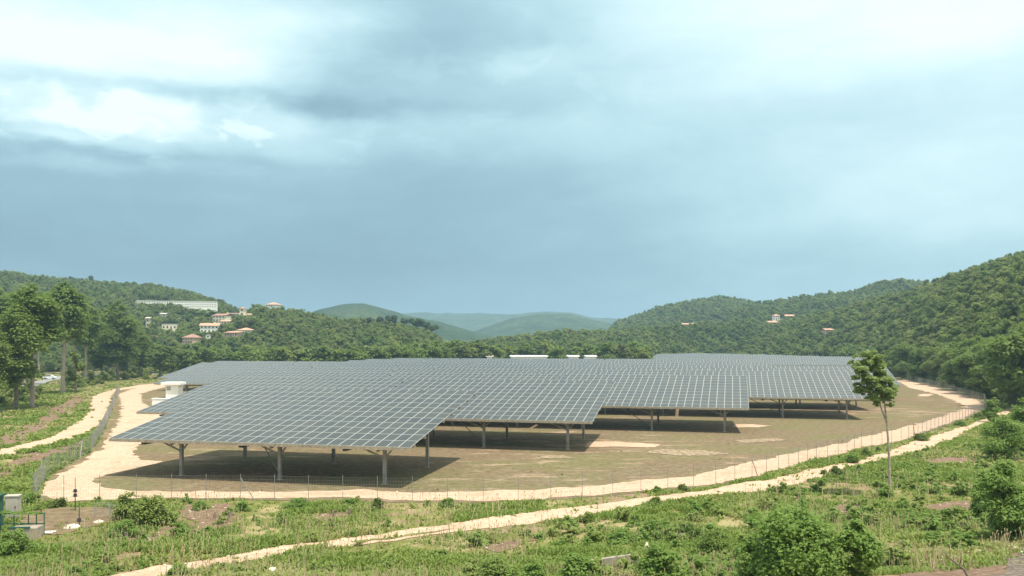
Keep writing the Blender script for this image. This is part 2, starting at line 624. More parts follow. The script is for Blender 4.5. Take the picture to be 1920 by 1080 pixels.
class Hill:
    def __init__(s, name, ridge, Y1, Y0, tree, power=1.25, back=1.0, bumps=5, seed=0):
        s.name = name
        s.t = np.array([(p[0] - 960) / FP for p in ridge])
        s.r = np.array([(HY - p[1]) / FP for p in ridge])
        s.Y1 = Y1
        s.Y0 = Y0
        s.tree = tree
        s.power, s.back, s.bumps, s.seed = power, back, bumps, seed

    def f(s, spec, t):
        if isinstance(spec, (int, float)):
            return np.full_like(t, spec, dtype=float)
        xs = [(q[0] - 960) / FP for q in spec]
        return np.interp(t, xs, [q[1] for q in spec])

    def z(s, X, Y):
        X = np.asarray(X, float)
        Y = np.maximum(np.asarray(Y, float), 1.0)
        t = X / Y
        Y1, Y0 = s.f(s.Y1, t), s.f(s.Y0, t)
        zr = H + np.interp(t, s.t, s.r) * Y1 - s.tree
        zr = np.maximum(zr, 0)
        q = np.clip((Y - Y0) / (Y1 - Y0), 0, 1)
        z = zr * np.sin(q * math.pi / 2) ** s.power
        b = np.clip((Y - Y1) / (Y1 * .5 * s.back), 0, 1)
        z = z * (1 - b * b * (3 - 2 * b))
        w = np.sin(np.clip(q, 0, 1) * math.pi)
        z = z + (fbm(X / 60 + s.seed, Y / 60, 3) - .5) * s.bumps * 2 * w * np.clip(zr / 15, 0, 1)
        ed = np.clip(np.minimum(t - s.t[0], s.t[-1] - t) / .02, 0, 1)
        return np.where((Y <= Y0) | (Y >= Y1 * (1 + .5 * s.back)) | (ed <= 0), -3.0, z * ed - .6 * (1 - q))


HILLS = [
    Hill('hill', [(-900, 470), (-300, 485), (0, 512), (100, 523), (200, 529), (280, 536), (340, 547), (400, 561), (430, 572), (480, 590), (560, 640), (620, 660)],
         [(-900, 600), (0, 720), (600, 760)], [(-900, 330), (0, 360), (300, 400), (600, 450)], 6, 1.15, 1, 4, 1),
    Hill('hill', [(230, 655), (300, 640), (340, 606), (400, 583), (450, 574), (500, 572), (580, 584), (640, 594), (700, 598), (760, 602), (800, 613), (830, 632), (880, 655)],
         [(230, 520), (900, 560)], [(230, 350), (900, 380)], 6, 1.2, .8, 4, 5),
    Hill('hill', [(540, 600), (600, 577), (650, 567), (680, 566), (710, 573), (760, 590), (820, 600), (900, 622), (980, 645)],
         1500, 950, 3, 1.2, .8, 9, 9),
    Hill('hill', [(560, 612), (720, 600), (755, 589), (800, 586), (860, 591), (900, 589), (960, 591), (1020, 585), (1070, 587), (1110, 597), (1170, 598), (1230, 602), (1350, 630)],
         3400, 2500, 0, 1.2, .6, 20, 13),
    Hill('hill', [(820, 650), (860, 634), (900, 619), (960, 600), (1020, 590), (1070, 591), (1110, 602), (1180, 614), (1260, 632), (1300, 650)],
         2300, 1500, 0, 1.1, .7, 12, 17),
    Hill('hill', [(1120, 620), (1150, 608), (1200, 594), (1250, 578), (1300, 567), (1355, 561), (1395, 568), (1440, 577), (1500, 586), (1600, 610), (1700, 650)],
         1150, 700, 4, 1.2, .7, 7, 21),
    Hill('hill', [(1340, 600), (1380, 582), (1420, 574), (1480, 565), (1540, 559), (1600, 552), (1640, 538), (1690, 529), (1720, 533), (1800, 555), (1950, 610)],
         950, 560, 4, 1.2, .7, 6, 25),
    Hill('hill', [(840, 655), (880, 642), (930, 632), (1000, 624), (1060, 618), (1120, 616), (1200, 612), (1300, 604), (1400, 600), (1500, 605), (1600, 630), (1700, 655)],
         [(840, 620), (1700, 700)], [(840, 440), (1200, 470), (1300, 560), (1700, 540)], 6, 1.1, .8, 4, 29),
    Hill('hill', [(1360, 655), (1400, 612), (1450, 596), (1500, 585), (1560, 571), (1620, 555), (1700, 536), (1760, 520), (1820, 500), (1880, 483), (1920, 472), (2300, 370), (3000, 280)],
         [(1360, 690), (1700, 560), (1920, 440), (2300, 330)], [(1360, 520), (1550, 450), (1650, 350), (1700, 290), (1800, 210), (1920, 155), (2100, 105), (2600, 70)], 9, 1.05, 1, 3, 33),
]


def hz(X, Y):
    z = bank(X, Y)
    for h in HILLS:
        z = np.maximum(z, h.z(X, Y))
    return z


def gp(px, py, hills=False):
    """photo pixel -> point on the terrain"""
    t, r = (px - 960) / FP, (HY - py) / FP
    Ys = np.concatenate([np.arange(12, 120, .05), np.geomspace(120, 4000, 6000)])
    g = hz(t * Ys, Ys) if hills else bank(t * Ys, Ys)
    k = np.argmax(H + r * Ys <= g)
    if k == 0:
        k = len(Ys) - 1
    Y = Ys[k]
    return Vector((t * Y, Y, float(g[k])))


def proj(X, Y, Z):
    return 960 + FP * X / Y, HY - FP * (Z - H) / Y


def in_poly(px, py, poly):
    px = np.asarray(px)
    py = np.asarray(py)
    inside = np.zeros(px.shape, bool)
    n = len(poly)
    j = n - 1
    for i in range(n):
        xi, yi = poly[i]
        xj, yj = poly[j]
        c = ((yi > py) != (yj > py)) & (px < (xj - xi) * (py - yi) / (yj - yi + 1e-12) + xi)
        inside ^= c
        j = i
    return inside


# ------------------------------------------------------------------ ground sheets
ts = np.concatenate([np.linspace(-2.6, -.75, 24)[:-1], np.linspace(-.75, .75, 260), np.linspace(.75, 2.6, 24)[1:]])
Yb = np.array([-60, -20, 0, 4, 8])
Yf = np.concatenate([np.geomspace(12, 160, 190), np.geomspace(165, 9000, 60)])
V, rows = [], []
xs_back = ts * 14
for Y in Yb:
    rows.append([(x * 1.0, Y) for x in xs_back])
for Y in Yf:
    rows.append([(t * max(Y, 14), Y) for t in ts])
P = np.array(rows)
Z = bank(P[..., 0], P[..., 1])
nr, nc = P.shape[:2]
V = np.dstack([P, Z]).reshape(-1, 3)
ii, jj = np.meshgrid(np.arange(nr - 1), np.arange(nc - 1), indexing='ij')
a = (ii * nc + jj).ravel()
F = np.stack([a, a + 1, a + nc + 1, a + nc], 1)
tag(link('ground', np_mesh('ground', V, F, M_['meadow'], smooth=True)), kind='structure')


def densify(poly, step):
    out = []
    n = len(poly)
    for i in range(n):
        a, b = Vector(poly[i]), Vector(poly[(i + 1) % n])
        k = max(1, int((b - a).length / step))
        for q in range(k):
            out.append(a.lerp(b, q / k))
    return out


import bmesh


def sheet(name, px_poly, mat, lift, jit=.25, step=.8, world=False, grid=2.5, label=None):
    """an irregular sheet lying on the terrain; outline given by points on the ground"""
    pts = [Vector(p[:2]) if world else gp(*p).xy for p in px_poly]
    pts = densify(pts, step)
    P = []
    for p in pts:
        d = min(1.0 + p.y / 120, 2.5)
        P.append(Vector((p.x + (fbm(p.x * .9, p.y * .9 + 5) - .5) * 2.6 * jit * d, p.y + (fbm(p.x * .9 + 50, p.y * .9) - .5) * 2.6 * jit * d)))
    xs = [p.x for p in P]
    ys = [p.y for p in P]
    bm = bmesh.new()
    vs = [bm.verts.new((p.x, p.y, 0)) for p in P]
    bm.faces.new(vs)
    bmesh.ops.triangulate(bm, faces=bm.faces[:])
    x = math.ceil(min(xs) / grid) * grid
    # slice so the sheet can follow the bank
    if min(ys) < 70:
        while x < max(xs):
            bmesh.ops.bisect_plane(bm, geom=bm.verts[:] + bm.edges[:] + bm.faces[:], plane_co=(x, 0, 0), plane_no=(1, 0, 0))
            x += grid
        y = math.ceil(min(ys) / (grid * .6)) * grid * .6
        while y < min(max(ys), 85):
            bmesh.ops.bisect_plane(bm, geom=bm.verts[:] + bm.edges[:] + bm.faces[:], plane_co=(0, y, 0), plane_no=(0, 1, 0))
            y += grid * .6
    co_ = np.array([v.co[:] for v in bm.verts])
    z = bank(co_[:, 0], co_[:, 1])
    for v, q in zip(bm.verts, z):
        v.co.z = q + lift
    bmesh.ops.recalc_face_normals(bm, faces=bm.faces[:])
    me = bpy.data.meshes.new(name)
    bm.to_mesh(me)
    bm.free()
    if me.polygons and me.polygons[0].normal.z < 0:
        me.flip_normals()
    me.materials.append(mat)
    o = link(name, me)
    tag(o, kind='structure')
    return o, [(p.x, p.y) for p in P]


FENCE_FRONT = [(62, 938), (140, 941), (215, 938), (286, 937), (357, 937), (480, 938), (700, 942), (850, 944), (960, 943), (1060, 936),
               (1160, 929), (1260, 919), (1322, 913), (1400, 900), (1450, 889), (1530, 864), (1580, 853), (1615, 842), (1700, 827),
               (1790, 793), (1825, 780), (1850, 768), (1845, 755), (1800, 742), (1765, 730), (1700, 712)]
FENCE_LEFT = [(224, 732), (216, 750), (208, 775), (192, 812), (170, 848), (88, 893), (62, 938)]
field_px = FENCE_FRONT
fw = [tuple(gp(*p).xy) for p in FENCE_FRONT] + [(170, 430), (270, 640), (120, 760), (40, 400), (-100, 300), (-110, 262)] + [tuple(gp(*p).xy) for p in FENCE_LEFT[:-1]]
_, FIELD = sheet('field', fw, M_['dry'], .02, .1, 2.0, world=True)
SAND_LEFT = [(75, 912), (110, 892), (150, 870), (190, 842), (203, 822), (222, 792), (228, 760), (224, 738), (262, 725), (300, 722), (330, 721), (302, 728), (264, 738),
             (268, 755), (292, 768), (312, 785), (330, 805), (272, 828), (244, 853), (262, 862), (308, 866), (250, 880), (200, 892), (172, 898), (184, 912),
             (225, 921), (480, 923), (630, 921), (692, 919), (780, 925), (855, 922), (960, 920), (1110, 912), (1210, 902), (1290, 895), (1372, 875), (1440, 860),
             (1525, 843), (1590, 830), (1615, 821), (1685, 805), (1765, 782), (1808, 766), (1806, 760), (1777, 747), (1760, 740), (1705, 727), (1683, 714),
             (1700, 713), (1735, 722), (1790, 735), (1838, 752), (1843, 766), (1825, 776), (1790, 790), (1715, 816), (1702, 824), (1615, 840), (1580, 852), (1530, 862), (1450, 887),
             (1395, 897), (1322, 910), (1260, 916), (1160, 925), (1060, 932), (960, 940), (805, 940), (705, 937), (630, 933), (480, 935), (300, 934), (125, 941), (75, 929)]
_, P_SANDL = sheet('path', SAND_LEFT, M_['sand'], .04, .35, .6)
LEFT_OUT = [(-90, 880), (0, 843), (50, 832), (100, 818), (141, 797), (152, 786), (167, 773), (172, 751), (174, 743), (194, 736), (220, 729), (262, 722), (330, 716),
            (300, 721), (262, 727), (221, 732), (208, 742), (206, 764), (201, 783), (187, 797), (165, 812), (130, 826), (60, 842), (0, 858), (-90, 900)]
_, P_LOUT = sheet('path', LEFT_OUT, M_['sand'], .03, .35, .8)
DIAG = [(150, 1095), (205, 1079), (320, 1060), (400, 1049), (480, 1033), (555, 1022), (640, 1010), (730, 1000), (792, 989), (855, 980), (960, 965), (1115, 947), (1222, 932),
        (1310, 922), (1410, 902), (1440, 900), (1515, 882), (1590, 867), (1640, 854), (1665, 847), (1715, 827), (1777, 810), (1850, 785), (1890, 766), (1960, 745),
        (1990, 750), (1905, 769), (1865, 788), (1802, 812), (1790, 822), (1740, 841), (1665, 862), (1590, 878), (1552, 892), (1502, 907), (1435, 921), (1385, 926), (1310, 931),
        (1247, 942), (1210, 947), (1147, 960), (1060, 975), (960, 986), (855, 998), (805, 1006), (730, 1016), (660, 1024), (600, 1026), (560, 1030), (530, 1042), (480, 1052), (400, 1064), (300, 1085), (230, 1110), (150, 1125)]
_, P_DIAG = sheet('path', DIAG, M_['sand'], .03, .22, .5)
# grassy middle strip on the narrow part of the diagonal path
_, P_STRIP = sheet('grass_strip', [(660, 1016), (740, 1008), (800, 999), (850, 992), (800, 1002), (740, 1011), (670, 1019)], M_['meadow'], .05, .12, .4)
for nm, poly, mt in [('sand_patch', [(1104, 829), (1165, 829), (1240, 834), (1225, 839), (1150, 838), (1098, 839)], M_['sand']),
                     ('sand_patch', [(1373, 796), (1410, 796), (1450, 799), (1410, 802), (1378, 802)], M_['sand']),
                     ('stony_patch', [(1205, 849), (1240, 843), (1300, 844), (1370, 851), (1330, 855), (1270, 855)], M_['stony']),
                     ('stony_patch', [(1010, 856), (1060, 854), (1075, 859), (1020, 861)], M_['stony']),
                     ('stony_patch', [(1375, 826), (1450, 822), (1480, 826), (1400, 831)], M_['stony']),
                     ('sand_patch', [(1725, 739), (1750, 739), (1740, 744), (1722, 743)], M_['sand']),
                     ('sand_patch', [(1770, 777), (1800, 771), (1780, 780)], M_['sand'])]:
    sheet(nm, poly, mt, .05, .25, .5)
SOIL = []
for poly in [[(340, 948), (430, 946), (442, 975), (380, 985), (345, 970)], [(575, 966), (640, 961), (672, 968), (610, 977)],
             [(1725, 950), (1800, 938), (1830, 945), (1815, 972), (1760, 972)], [(0, 818), (60, 795), (105, 762), (150, 742), (160, 750), (120, 775), (90, 800), (30, 832), (0, 840)],
             [(900, 1028), (990, 1008), (1010, 1014), (930, 1035)], [(-10, 880), (60, 850), (120, 838), (165, 822), (150, 840), (80, 862), (30, 888), (-10, 905)],
             [(230, 1005), (330, 985), (420, 975), (430, 990), (330, 1010), (240, 1022)], [(1690, 1050), (1850, 1030), (1920, 1015), (1960, 1100), (1700, 1090)],
             [(1560, 953), (1600, 945), (1625, 953), (1580, 965)], [(1720, 862), (1800, 856), (1830, 866), (1760, 875)]]:
    _, q = sheet('soil_patch', poly, M_['soil'], .035, .3, .5)
    SOIL.append(q)
_, P_GRAV = sheet('gravel_slope', [(1850, 1095), (1880, 1060), (1915, 1030), (1990, 1000), (1990, 1110), (1850, 1115)], M_['gravel'], .06, .3, .5)
_, P_YARD = sheet('yard', [(40, 962), (110, 950), (200, 952), (245, 965), (190, 985), (130, 1000), (60, 1004), (30, 985)], M_['dry'], .045, .3, .5)
_, P_ROAD = sheet('road', [(-60, 752), (20, 730), (60, 717), (100, 707), (130, 702.5), (200, 699.5), (300, 696.5), (420, 693), (420, 697), (300, 701), (200, 705), (130, 709), (95, 715), (60, 727), (20, 741), (-60, 768)], M_['road'], .05, .02, 2.0)

# hills
for h in HILLS:
    tt = np.linspace(h.t[0], h.t[-1], max(40, int((h.t[-1] - h.t[0]) * 260)))
    Y1s, Y0s = h.f(h.Y1, tt), h.f(h.Y0, tt)
    q = np.linspace(0, 1, 60)
    b = np.linspace(0, .5 * h.back, 14)[1:]
    YY = np.vstack([Y0s + (Y1s - Y0s) * k for k in q] + [Y1s * (1 + k) for k in b])
    XX = YY * tt[None, :]
    ZZ = h.z(XX, YY)
    nr, nc = YY.shape
    V = np.dstack([XX, YY, ZZ]).reshape(-1, 3)
    ii, jj = np.meshgrid(np.arange(nr - 1), np.arange(nc - 1), indexing='ij')
    a = (ii * nc + jj).ravel()
    F = np.stack([a, a + 1, a + nc + 1, a + nc], 1)
    far = isinstance(h.Y1, (int, float)) and h.Y1 > 1300
    tag(link('hill', np_mesh('hill', V, F, M_['farhill'] if far else M_['hill'], smooth=True)), kind='structure')

# ------------------------------------------------------------------ foliage


def ico(sub):
    bm = bmesh.new()
    bmesh.ops.create_icosphere(bm, subdivisions=sub, radius=1)
    v = np.array([q.co[:] for q in bm.verts])
    f = np.array([[q.index for q in p.verts] for p in bm.faces])
    bm.free()
    return v, f


ICO1, ICO2 = ico(1), ico(2)


def leaves(lobes, n, size, seed, core=.72, up=.35, aspect=.6, fill=.25):
    """leaf clumps round a set of lobes (x,y,z,rx,rz); returns V,F(tri),tint"""
    g = np.random.default_rng(seed)
    L = np.array(lobes, float)
    w = (L[:, 3] ** 2 * L[:, 4])
    w = w / w.sum()
    k = g.choice(len(L), n, p=w)
    d = g.normal(size=(n, 3))
    d /= np.linalg.norm(d, axis=1)[:, None]
    d[:, 2] = np.where(d[:, 2] < -.35, -d[:, 2], d[:, 2])
    rad = 1 - np.abs(g.normal(size=n)) * fill
    rad = np.clip(rad, .3, 1.0) + g.normal(size=n) * .05
    rad *= .86 + .28 * vnoise(d[:, 0] * 3 + k * 7, d[:, 2] * 3 + d[:, 1] * 2 + seed)
    C = L[k, :3] + d * rad[:, None] * np.stack([L[k, 3], L[k, 3], L[k, 4]], 1)
    nrm = d * .6 + g.normal(size=(n, 3)) * .38 + np.array([0, 0, up + .35])
    nrm /= np.linalg.norm(nrm, axis=1)[:, None]
    r = g.normal(size=(n, 3))
    tx = np.cross(nrm, r)
    tx /= np.linalg.norm(tx, axis=1)[:, None]
    ty = np.cross(nrm, tx)
    s = size * g.uniform(.6, 1.4, n)[:, None]
    A = C - tx * s
    B = C + ty * s * aspect
    D = C + tx * s
    E = C - ty * s * aspect
    bend = nrm * s * .25
    V = np.stack([A - bend, B, D - bend, E], 1).reshape(-1, 3)
    i = np.arange(n) * 4
    F = np.concatenate([np.stack([i, i + 1, i + 3], 1), np.stack([i + 1, i + 2, i + 3], 1)])
    clump = vnoise(C[:, 0] * 1.3 / max(size * 3, .3), C[:, 2] * 1.3 / max(size * 3, .3) + C[:, 1])
    T = np.repeat(np.clip(.5 * g.random(n) + .5 * clump, 0, 1), 4)
    if core:
        vs, fs = ICO2 if len(L) < 8 else ICO1
        for j, (x, y, z, rx, rz) in enumerate(L):
            nv = vs * np.array([rx, rx, rz]) * core * (.8 + .4 * vnoise(vs[:, 0] * 2 + j * 5, vs[:, 1] * 2 + vs[:, 2] * 2 + seed))[:, None]
            off = len(V)
            V = np.concatenate([V, nv + np.array([x, y, z])])
            F = np.concatenate([F, fs + off])
            T = np.concatenate([T, g.uniform(.2, .6, len(nv))])
    return V, F, T


def crown_lobes(w, h, n, seed, base=0.0, shape='round'):
    g = np.random.default_rng(seed)
    out = []
    for i in range(n):
        u = (i + .5) / n
        z = base + h * (.15 + .8 * u)
        if shape == 'round':
            rr = w * .5 * math.sqrt(max(.05, 1 - (2 * (u - .42)) ** 2 * .85))
        elif shape == 'tall':
            rr = w * .5 * (1 - .6 * u) * (.7 + .5 * g.random())
        elif shape == 'umbrella':
            z = base + h * (.55 + .35 * g.random())
            rr = w * .5
        elif shape == 'bush':
            rr = w * .5 * (1 - .5 * u)
        a = g.uniform(0, 2 * math.pi)
        r0 = rr * g.uniform(.25, .7)
        rx = max(rr * g.uniform(.42, .62), w * .1)
        rz = min(rx * g.uniform(.65, .95), h * .38)
        out.append((math.cos(a) * r0, math.sin(a) * r0, z, rx, rz))
    return out


def crown_mesh(name, w, h, mat, seed, n=1500, size=.4, lobes=9, base=0, shape='round', core=.72, fill=.25, aspect=.6):
    L = crown_lobes(w, h, lobes, seed, base, shape)
    V, F, T = leaves(L, n, size, seed, core, aspect=aspect, fill=fill)
    return np_mesh(name, V, F, mat, T), L


def trunk_mesh(h, r, L, seed, mat, lean=0, n=5):
    g = random.Random(seed)
    b = MB()
    pts = [(0, 0, -.3)]
    x = y = 0
    for i in range(1, 7):
        x += g.uniform(-.03, .03) * h * .4 + lean * h / 6
        y += g.uniform(-.03, .03) * h * .4
        pts.append((x, y, h * i / 6))
    b.tube(pts, [r * (1.25 - i * .17) for i in range(7)], 8)
    for j, l in enumerate(sorted(L, key=lambda q: -q[3])[:n]):
        zz = max(h * .35, min(h * .95, l[2] - l[3] * .8))
        k = min(5, max(1, int(zz / h * 6)))
        a = Vector(pts[k])
        c = Vector((l[0], l[1], l[2]))
        mid = a.lerp(c, .5) + Vector((0, 0, h * .02))
        b.tube([a, mid, c], [r * .5, r * .32, r * .12], 6)
    return b.mesh('trunk', mat, smooth=True)


# prototypes of individually placed trees: list of (crown mesh, trunk mesh, nominal height)
PROT = {}


def proto(kind, i, **k):
    key = (kind, i)
    if key in PROT:
        return PROT[key]
    sd = 100 + i * 13 + sum(map(ord, kind))
    if kind == 'grove':      # tall, open, 20 m
        me, L = crown_mesh('crown', 9.2, 18.6, M_['leaf'], sd, 17000, .25, 44, 1.2, 'round', .32, .5)
        tr = trunk_mesh(16, .30, L, sd, M_['bark'], 0, 9)
        hh = 20
    elif kind == 'grovehigh':      # bare lower stem, open crown
        me, L = crown_mesh('crown', 8.6, 12.6, M_['leaf'], sd, 13000, .25, 34, 7.2, 'round', .3, .5)
        tr = trunk_mesh(17, .26, L, sd, M_['barkpale'], 0, 9)
        hh = 20
    elif kind == 'belt':     # 10 m belt tree
        me, L = crown_mesh('crown', 8.5, 9.0, M_['leaf'] if i % 3 else M_['leafdark'], sd, 1700, .42, 11, .9, 'round', .66, .3)
        tr = trunk_mesh(7, .2, L, sd, M_['bark'], 0, 3)
        hh = 10
    elif kind == 'brightbelt':
        me, L = crown_mesh('crown', 8.0, 8.6, M_['leafyellow'] if i % 2 else M_['leaf'], sd, 2600, .34, 11, .9, 'round', .66, .3)
        tr = trunk_mesh(6, .2, L, sd, M_['bark'], 0, 3)
        hh = 10
    elif kind == 'pine':
        me, L = crown_mesh('crown', 7.5, 8, M_['pine'], sd, 1300, .4, 8, 2.2, 'umbrella', .7, .3)
        tr = trunk_mesh(8, .2, L, sd, M_['bark'], 0, 4)
        hh = 10
    elif kind == 'slopetree':
        me, L = crown_mesh('crown', 9.5, 9.5, M_['leaf'], sd, 9000, .24, 16, .6, 'round', .66, .32)
        tr = trunk_mesh(7, .22, L, sd, M_['bark'], 0, 4)
        hh = 10
    elif kind == 'young':
        me, L = crown_mesh('crown', 4.6, 8.8, M_['leafyellow'], sd, 2600, .24, 12, 1.0, 'tall', .4, .4)
        tr = trunk_mesh(8, .13, L, sd, M_['barkpale'], 0, 5)
        hh = 10
    PROT[key] = (me, tr, hh)
    return PROT[key]


def place_tree(kind, i, px, py, top, label, group=None, name='tree', hills=False, wide=1.0, cat='tree', Y=None):
    p = gp(px, py, hills) if Y is None else Vector(((px - 960) / FP * Y, Y, float(hz((px - 960) / FP * Y, Y))))
    me, tr, hh = proto(kind, i)
    hgt = (HY - top) / FP * p.y + H - p.z
    s = hgt / hh
    o = empty(name, p, random.uniform(0, 6.28))
    o.scale = (s * wide, s * wide, s)
    tag(o, label, cat, group)
    link('trunk', tr, o)
    link('crown', me, o)
    return o


# ------------------------------------------------------------------ buildings (placed before the forest so it can leave views open)
VIEWS = []     # (x0,x1,y0,y1,Y) windows of the photo kept free of nearer forest trees


def roof_mesh(w, d, h, kind, mat, over=.4):
    b = MB()
    x, y = w / 2 + over, d / 2 + over
    t = .18
    if kind == 'flat':
        b.box(-x, x, -y, y, 0, .35)
    elif kind == 'gable':       # ridge along x
        for s in (-1, 1):
            b.hexa([(-x, s * y, 0), (x, s * y, 0), (x, 0, h), (-x, 0, h), (-x, s * y, t), (x, s * y, t), (x, 0, h + t), (-x, 0, h + t)])
        yi = y - over
        for s in (-1, 1):
            xe = s * (w / 2 - .02)
            b.hexa([(xe, -yi, 0), (xe - s * .2, -yi, 0), (xe - s * .2, yi, 0), (xe, yi, 0), (xe, -.02, h - .02), (xe - s * .2, -.02, h - .02), (xe - s * .2, .02, h - .02), (xe, .02, h - .02)])
    elif kind == 'hip':
        rx = max(.3, x - y * .9)
        b.hexa([(-x, -y, 0), (x, -y, 0), (x, y, 0), (-x, y, 0), (-rx, -.05, h), (rx, -.05, h), (rx, .05, h), (-rx, .05, h)])
    elif kind == 'shed':        # one slope rising to the back
        b.hexa([(-x, -y, 0), (x, -y, 0), (x, y, h), (-x, y, h), (-x, -y, t), (x, -y, t), (x, y, h + t), (-x, y, h + t)])
    return b.mesh('roof', mat)


def house(name, label, cat, x0, x1, ytop, ybase, wall, roof, rkind='gable', roofpx=3, floors=1, nwin=4, depth=9, rz=0.0, group=None, Y=None, clear=3, chimney=False, door=True, shutters=False):
    px = (x0 + x1) / 2
    if Y is None:
        p = gp(px, ybase, True)
    else:
        X = (px - 960) / FP * Y
        p = Vector((X, Y, H - (ybase - HY) / FP * Y))
    m = p.y / FP
    w = (x1 - x0) * m / (abs(math.cos(rz)))
    w = max(2.0, w - depth * abs(math.sin(rz)) * .8)
    hh = (ybase - ytop) * m
    rh = roofpx * m
    wh = hh - rh
    o = empty(name, p + Vector((0, depth / 2, 0)), rz)
    tag(o, label, cat, group)
    b = MB()
    b.box(-w / 2, w / 2, -depth / 2, depth / 2, -4, wh)
    link('wall', b.mesh('wall', wall), o)
    r = link('roof', roof_mesh(w, depth, rh, rkind, roof, .5 if rkind != 'flat' else .12), o, (0, 0, wh))
    if chimney:
        c = MB()
        c.box(-.35, .35, -.35, .35, 0, 1.4)
        link('chimney', c.mesh('chimney', wall), r, (w * .22, .6, rh * .5))
    fh = wh / floors
    for f in range(floors):
        for i in range(nwin):
            xx = -w / 2 + w * (i + .5) / nwin
            if door and f == 0 and i == nwin // 2:
                dm = MB()
                dm.box(-.5, .5, -.06, 0, 0, min(2.1, fh * .8))
                link('door', dm.mesh('door', M_['wood']), o, (xx, -depth / 2, .05))
                continue
            ww, wz = min(1.3, w / nwin * .5), min(1.35, fh * .5)
            fm = MB()
            fm.box(-ww / 2, ww / 2, -.05, 0, 0, wz)
            fr = link('window', fm.mesh('window', M_['wood'] if shutters else wall), o, (xx, -depth / 2, f * fh + fh * .35))
            pm = MB()
            pm.box(-ww / 2 + .07, ww / 2 - .07, -.03, 0, .07, wz - .07)
            link('pane', pm.mesh('pane', M_['window']), fr, (0, -.05, 0))
    if clear:
        VIEWS.append((x0 - 1, x1 + 1, ytop - 1, ybase - clear, p.y + depth))
    return o


W, C_, PK = M_['white'], M_['cream'], M_['pinkwall']
RT, RD, RG = M_['rooftile'], M_['rooftile2'], M_['roofgrey']
house('apartment_building', 'very long pale apartment block on the left hillside', 'building', 257, 400, 564, 577, W, RG, 'flat', 1, 3, 32, 7, R(12), clear=10)
house('house', 'cream two storey house just below the right end of the long apartment block', 'house', 376, 404, 577, 593, C_, RT, 'hip', 4, 2, 4, 9, R(14), chimney=True)
house('house', 'cream gabled house with brown roof under the hilltop tower', 'house', 398, 431, 588, 604, C_, RD, 'gable', 4, 2, 4, 10, R(-16), chimney=True)
house('tower', 'slim square cream tower rising above houses on the left hill', 'tower', 449, 458, 576, 593, C_, RT, 'hip', 2, 2, 1, 4, 0, door=False)
house('wall_building', 'low pale wing beside the slim hilltop tower', 'building', 432, 448, 587, 593, C_, RT, 'shed', 1.5, 1, 3, 5, 0, door=False)
house('house', 'wide white two storey villa in the middle of the hillside village', 'house', 371, 408, 606, 624, W, RT, 'gable', 5, 2, 5, 9, R(10), chimney=True)
house('house', 'low yellowish white house with flat roof left of the wide villa', 'house', 301, 330, 607, 619, C_, RG, 'flat', 1.5, 1, 4, 8, R(8))
house('house', 'pinkish brown house with dark hipped roof, lowest in the hillside village', 'house', 342, 368, 626, 645, PK, RD, 'hip', 7, 2, 4, 9, R(-12))
house('house', 'long low house with orange roof at the right of the village', 'house', 421, 447, 621, 632, PK, RT, 'shed', 3, 1, 5, 8, R(-5))
house('house', 'orange roofed house at the right edge of the village, upslope of another', 'house', 444, 471, 614, 624, C_, RT, 'hip', 5, 1, 5, 8, R(-5))
house('house', 'small white house half hidden under the apartment block', 'house', 300, 310, 587, 594, W, RG, 'gable', 2, 1, 2, 6, 0)
house('house', 'pink roofed house standing on the crest of the left ridge', 'house', 498, 522, 566, 575, W, RT, 'hip', 5, 1, 4, 9, R(-12), Y=545)
house('ruined_tower', 'narrow stone ruin at the left edge of the village', 'ruin', 274, 279, 595, 614, M_['rock'], M_['rock'], 'shed', 2, 2, 1, 2, 0, door=False)
house('shed', 'tiny white shed below the wide villa', 'shed', 387, 393, 628, 635, W, RG, 'flat', 1, 1, 1, 3, 0, door=False)
house('house', 'small tan house low on the left slope behind the grove', 'house', 278, 290, 630, 637, C_, RT, 'gable', 3, 1, 2, 6, 0)
house('house', 'cream house wedged between the brown roofed house and the wide villa', 'house', 412, 430, 600, 609, C_, RT, 'gable', 3, 1, 3, 7, R(6))
house('house', 'pale cottage with orange roof right of the slim hilltop tower', 'house', 462, 474, 588, 594, C_, RT, 'gable', 2.5, 1, 2, 6, R(-6))
house('house', 'white cottage between the apartment block and the flat roofed house', 'house', 335, 349, 594, 601, W, RT, 'hip', 3, 1, 3, 7, R(4))
house('house', 'white two storey house on the right hillside', 'house', 1450, 1465, 589, 601, W, RT, 'hip', 3, 2, 3, 8, R(-10), clear=3)
house('house', 'low pink roofed annex below the white house on the right hillside', 'house', 1440, 1458, 602, 608, PK, RT, 'gable', 3, 1, 3, 7, R(5))
house('house', 'low house with long pink roof right of the white hillside house', 'house', 1473, 1489, 590, 595, PK, RT, 'gable', 3, 1, 4, 7, 0)
house('house', 'lone bungalow on the lower slope of the big right hill', 'house', 1548, 1568, 616, 622, PK, RT, 'gable', 3, 1, 4, 8, 0)
house('house', 'lone pale bungalow on the low wooded rise right of centre', 'house', 1280, 1301, 606, 612, C_, RT, 'gable', 2.5, 1, 5, 8, R(-4))
for x0, x1, lab in [(958, 1026, 'long white warehouse, widest of the white roofs behind the panels'), (1066, 1085, 'white shed behind the panels, second building from the right'),
                    (1100, 1118, 'small white shed behind the panels, rightmost white roof')]:
    house('warehouse', lab, 'warehouse', x0, x1, 667.2, 684, M_['whitemetal'], M_['whitemetal'], 'gable', 1.6, 1, max(3, int((x1 - x0) / 6)), 14, R(0), Y=352)
house('shed', 'small pale shed at the far left end of the white roofs', 'shed', 913, 923, 667.5, 684, M_['whitemetal'], RG, 'gable', 1.5, 1, 2, 7, 0, Y=352)

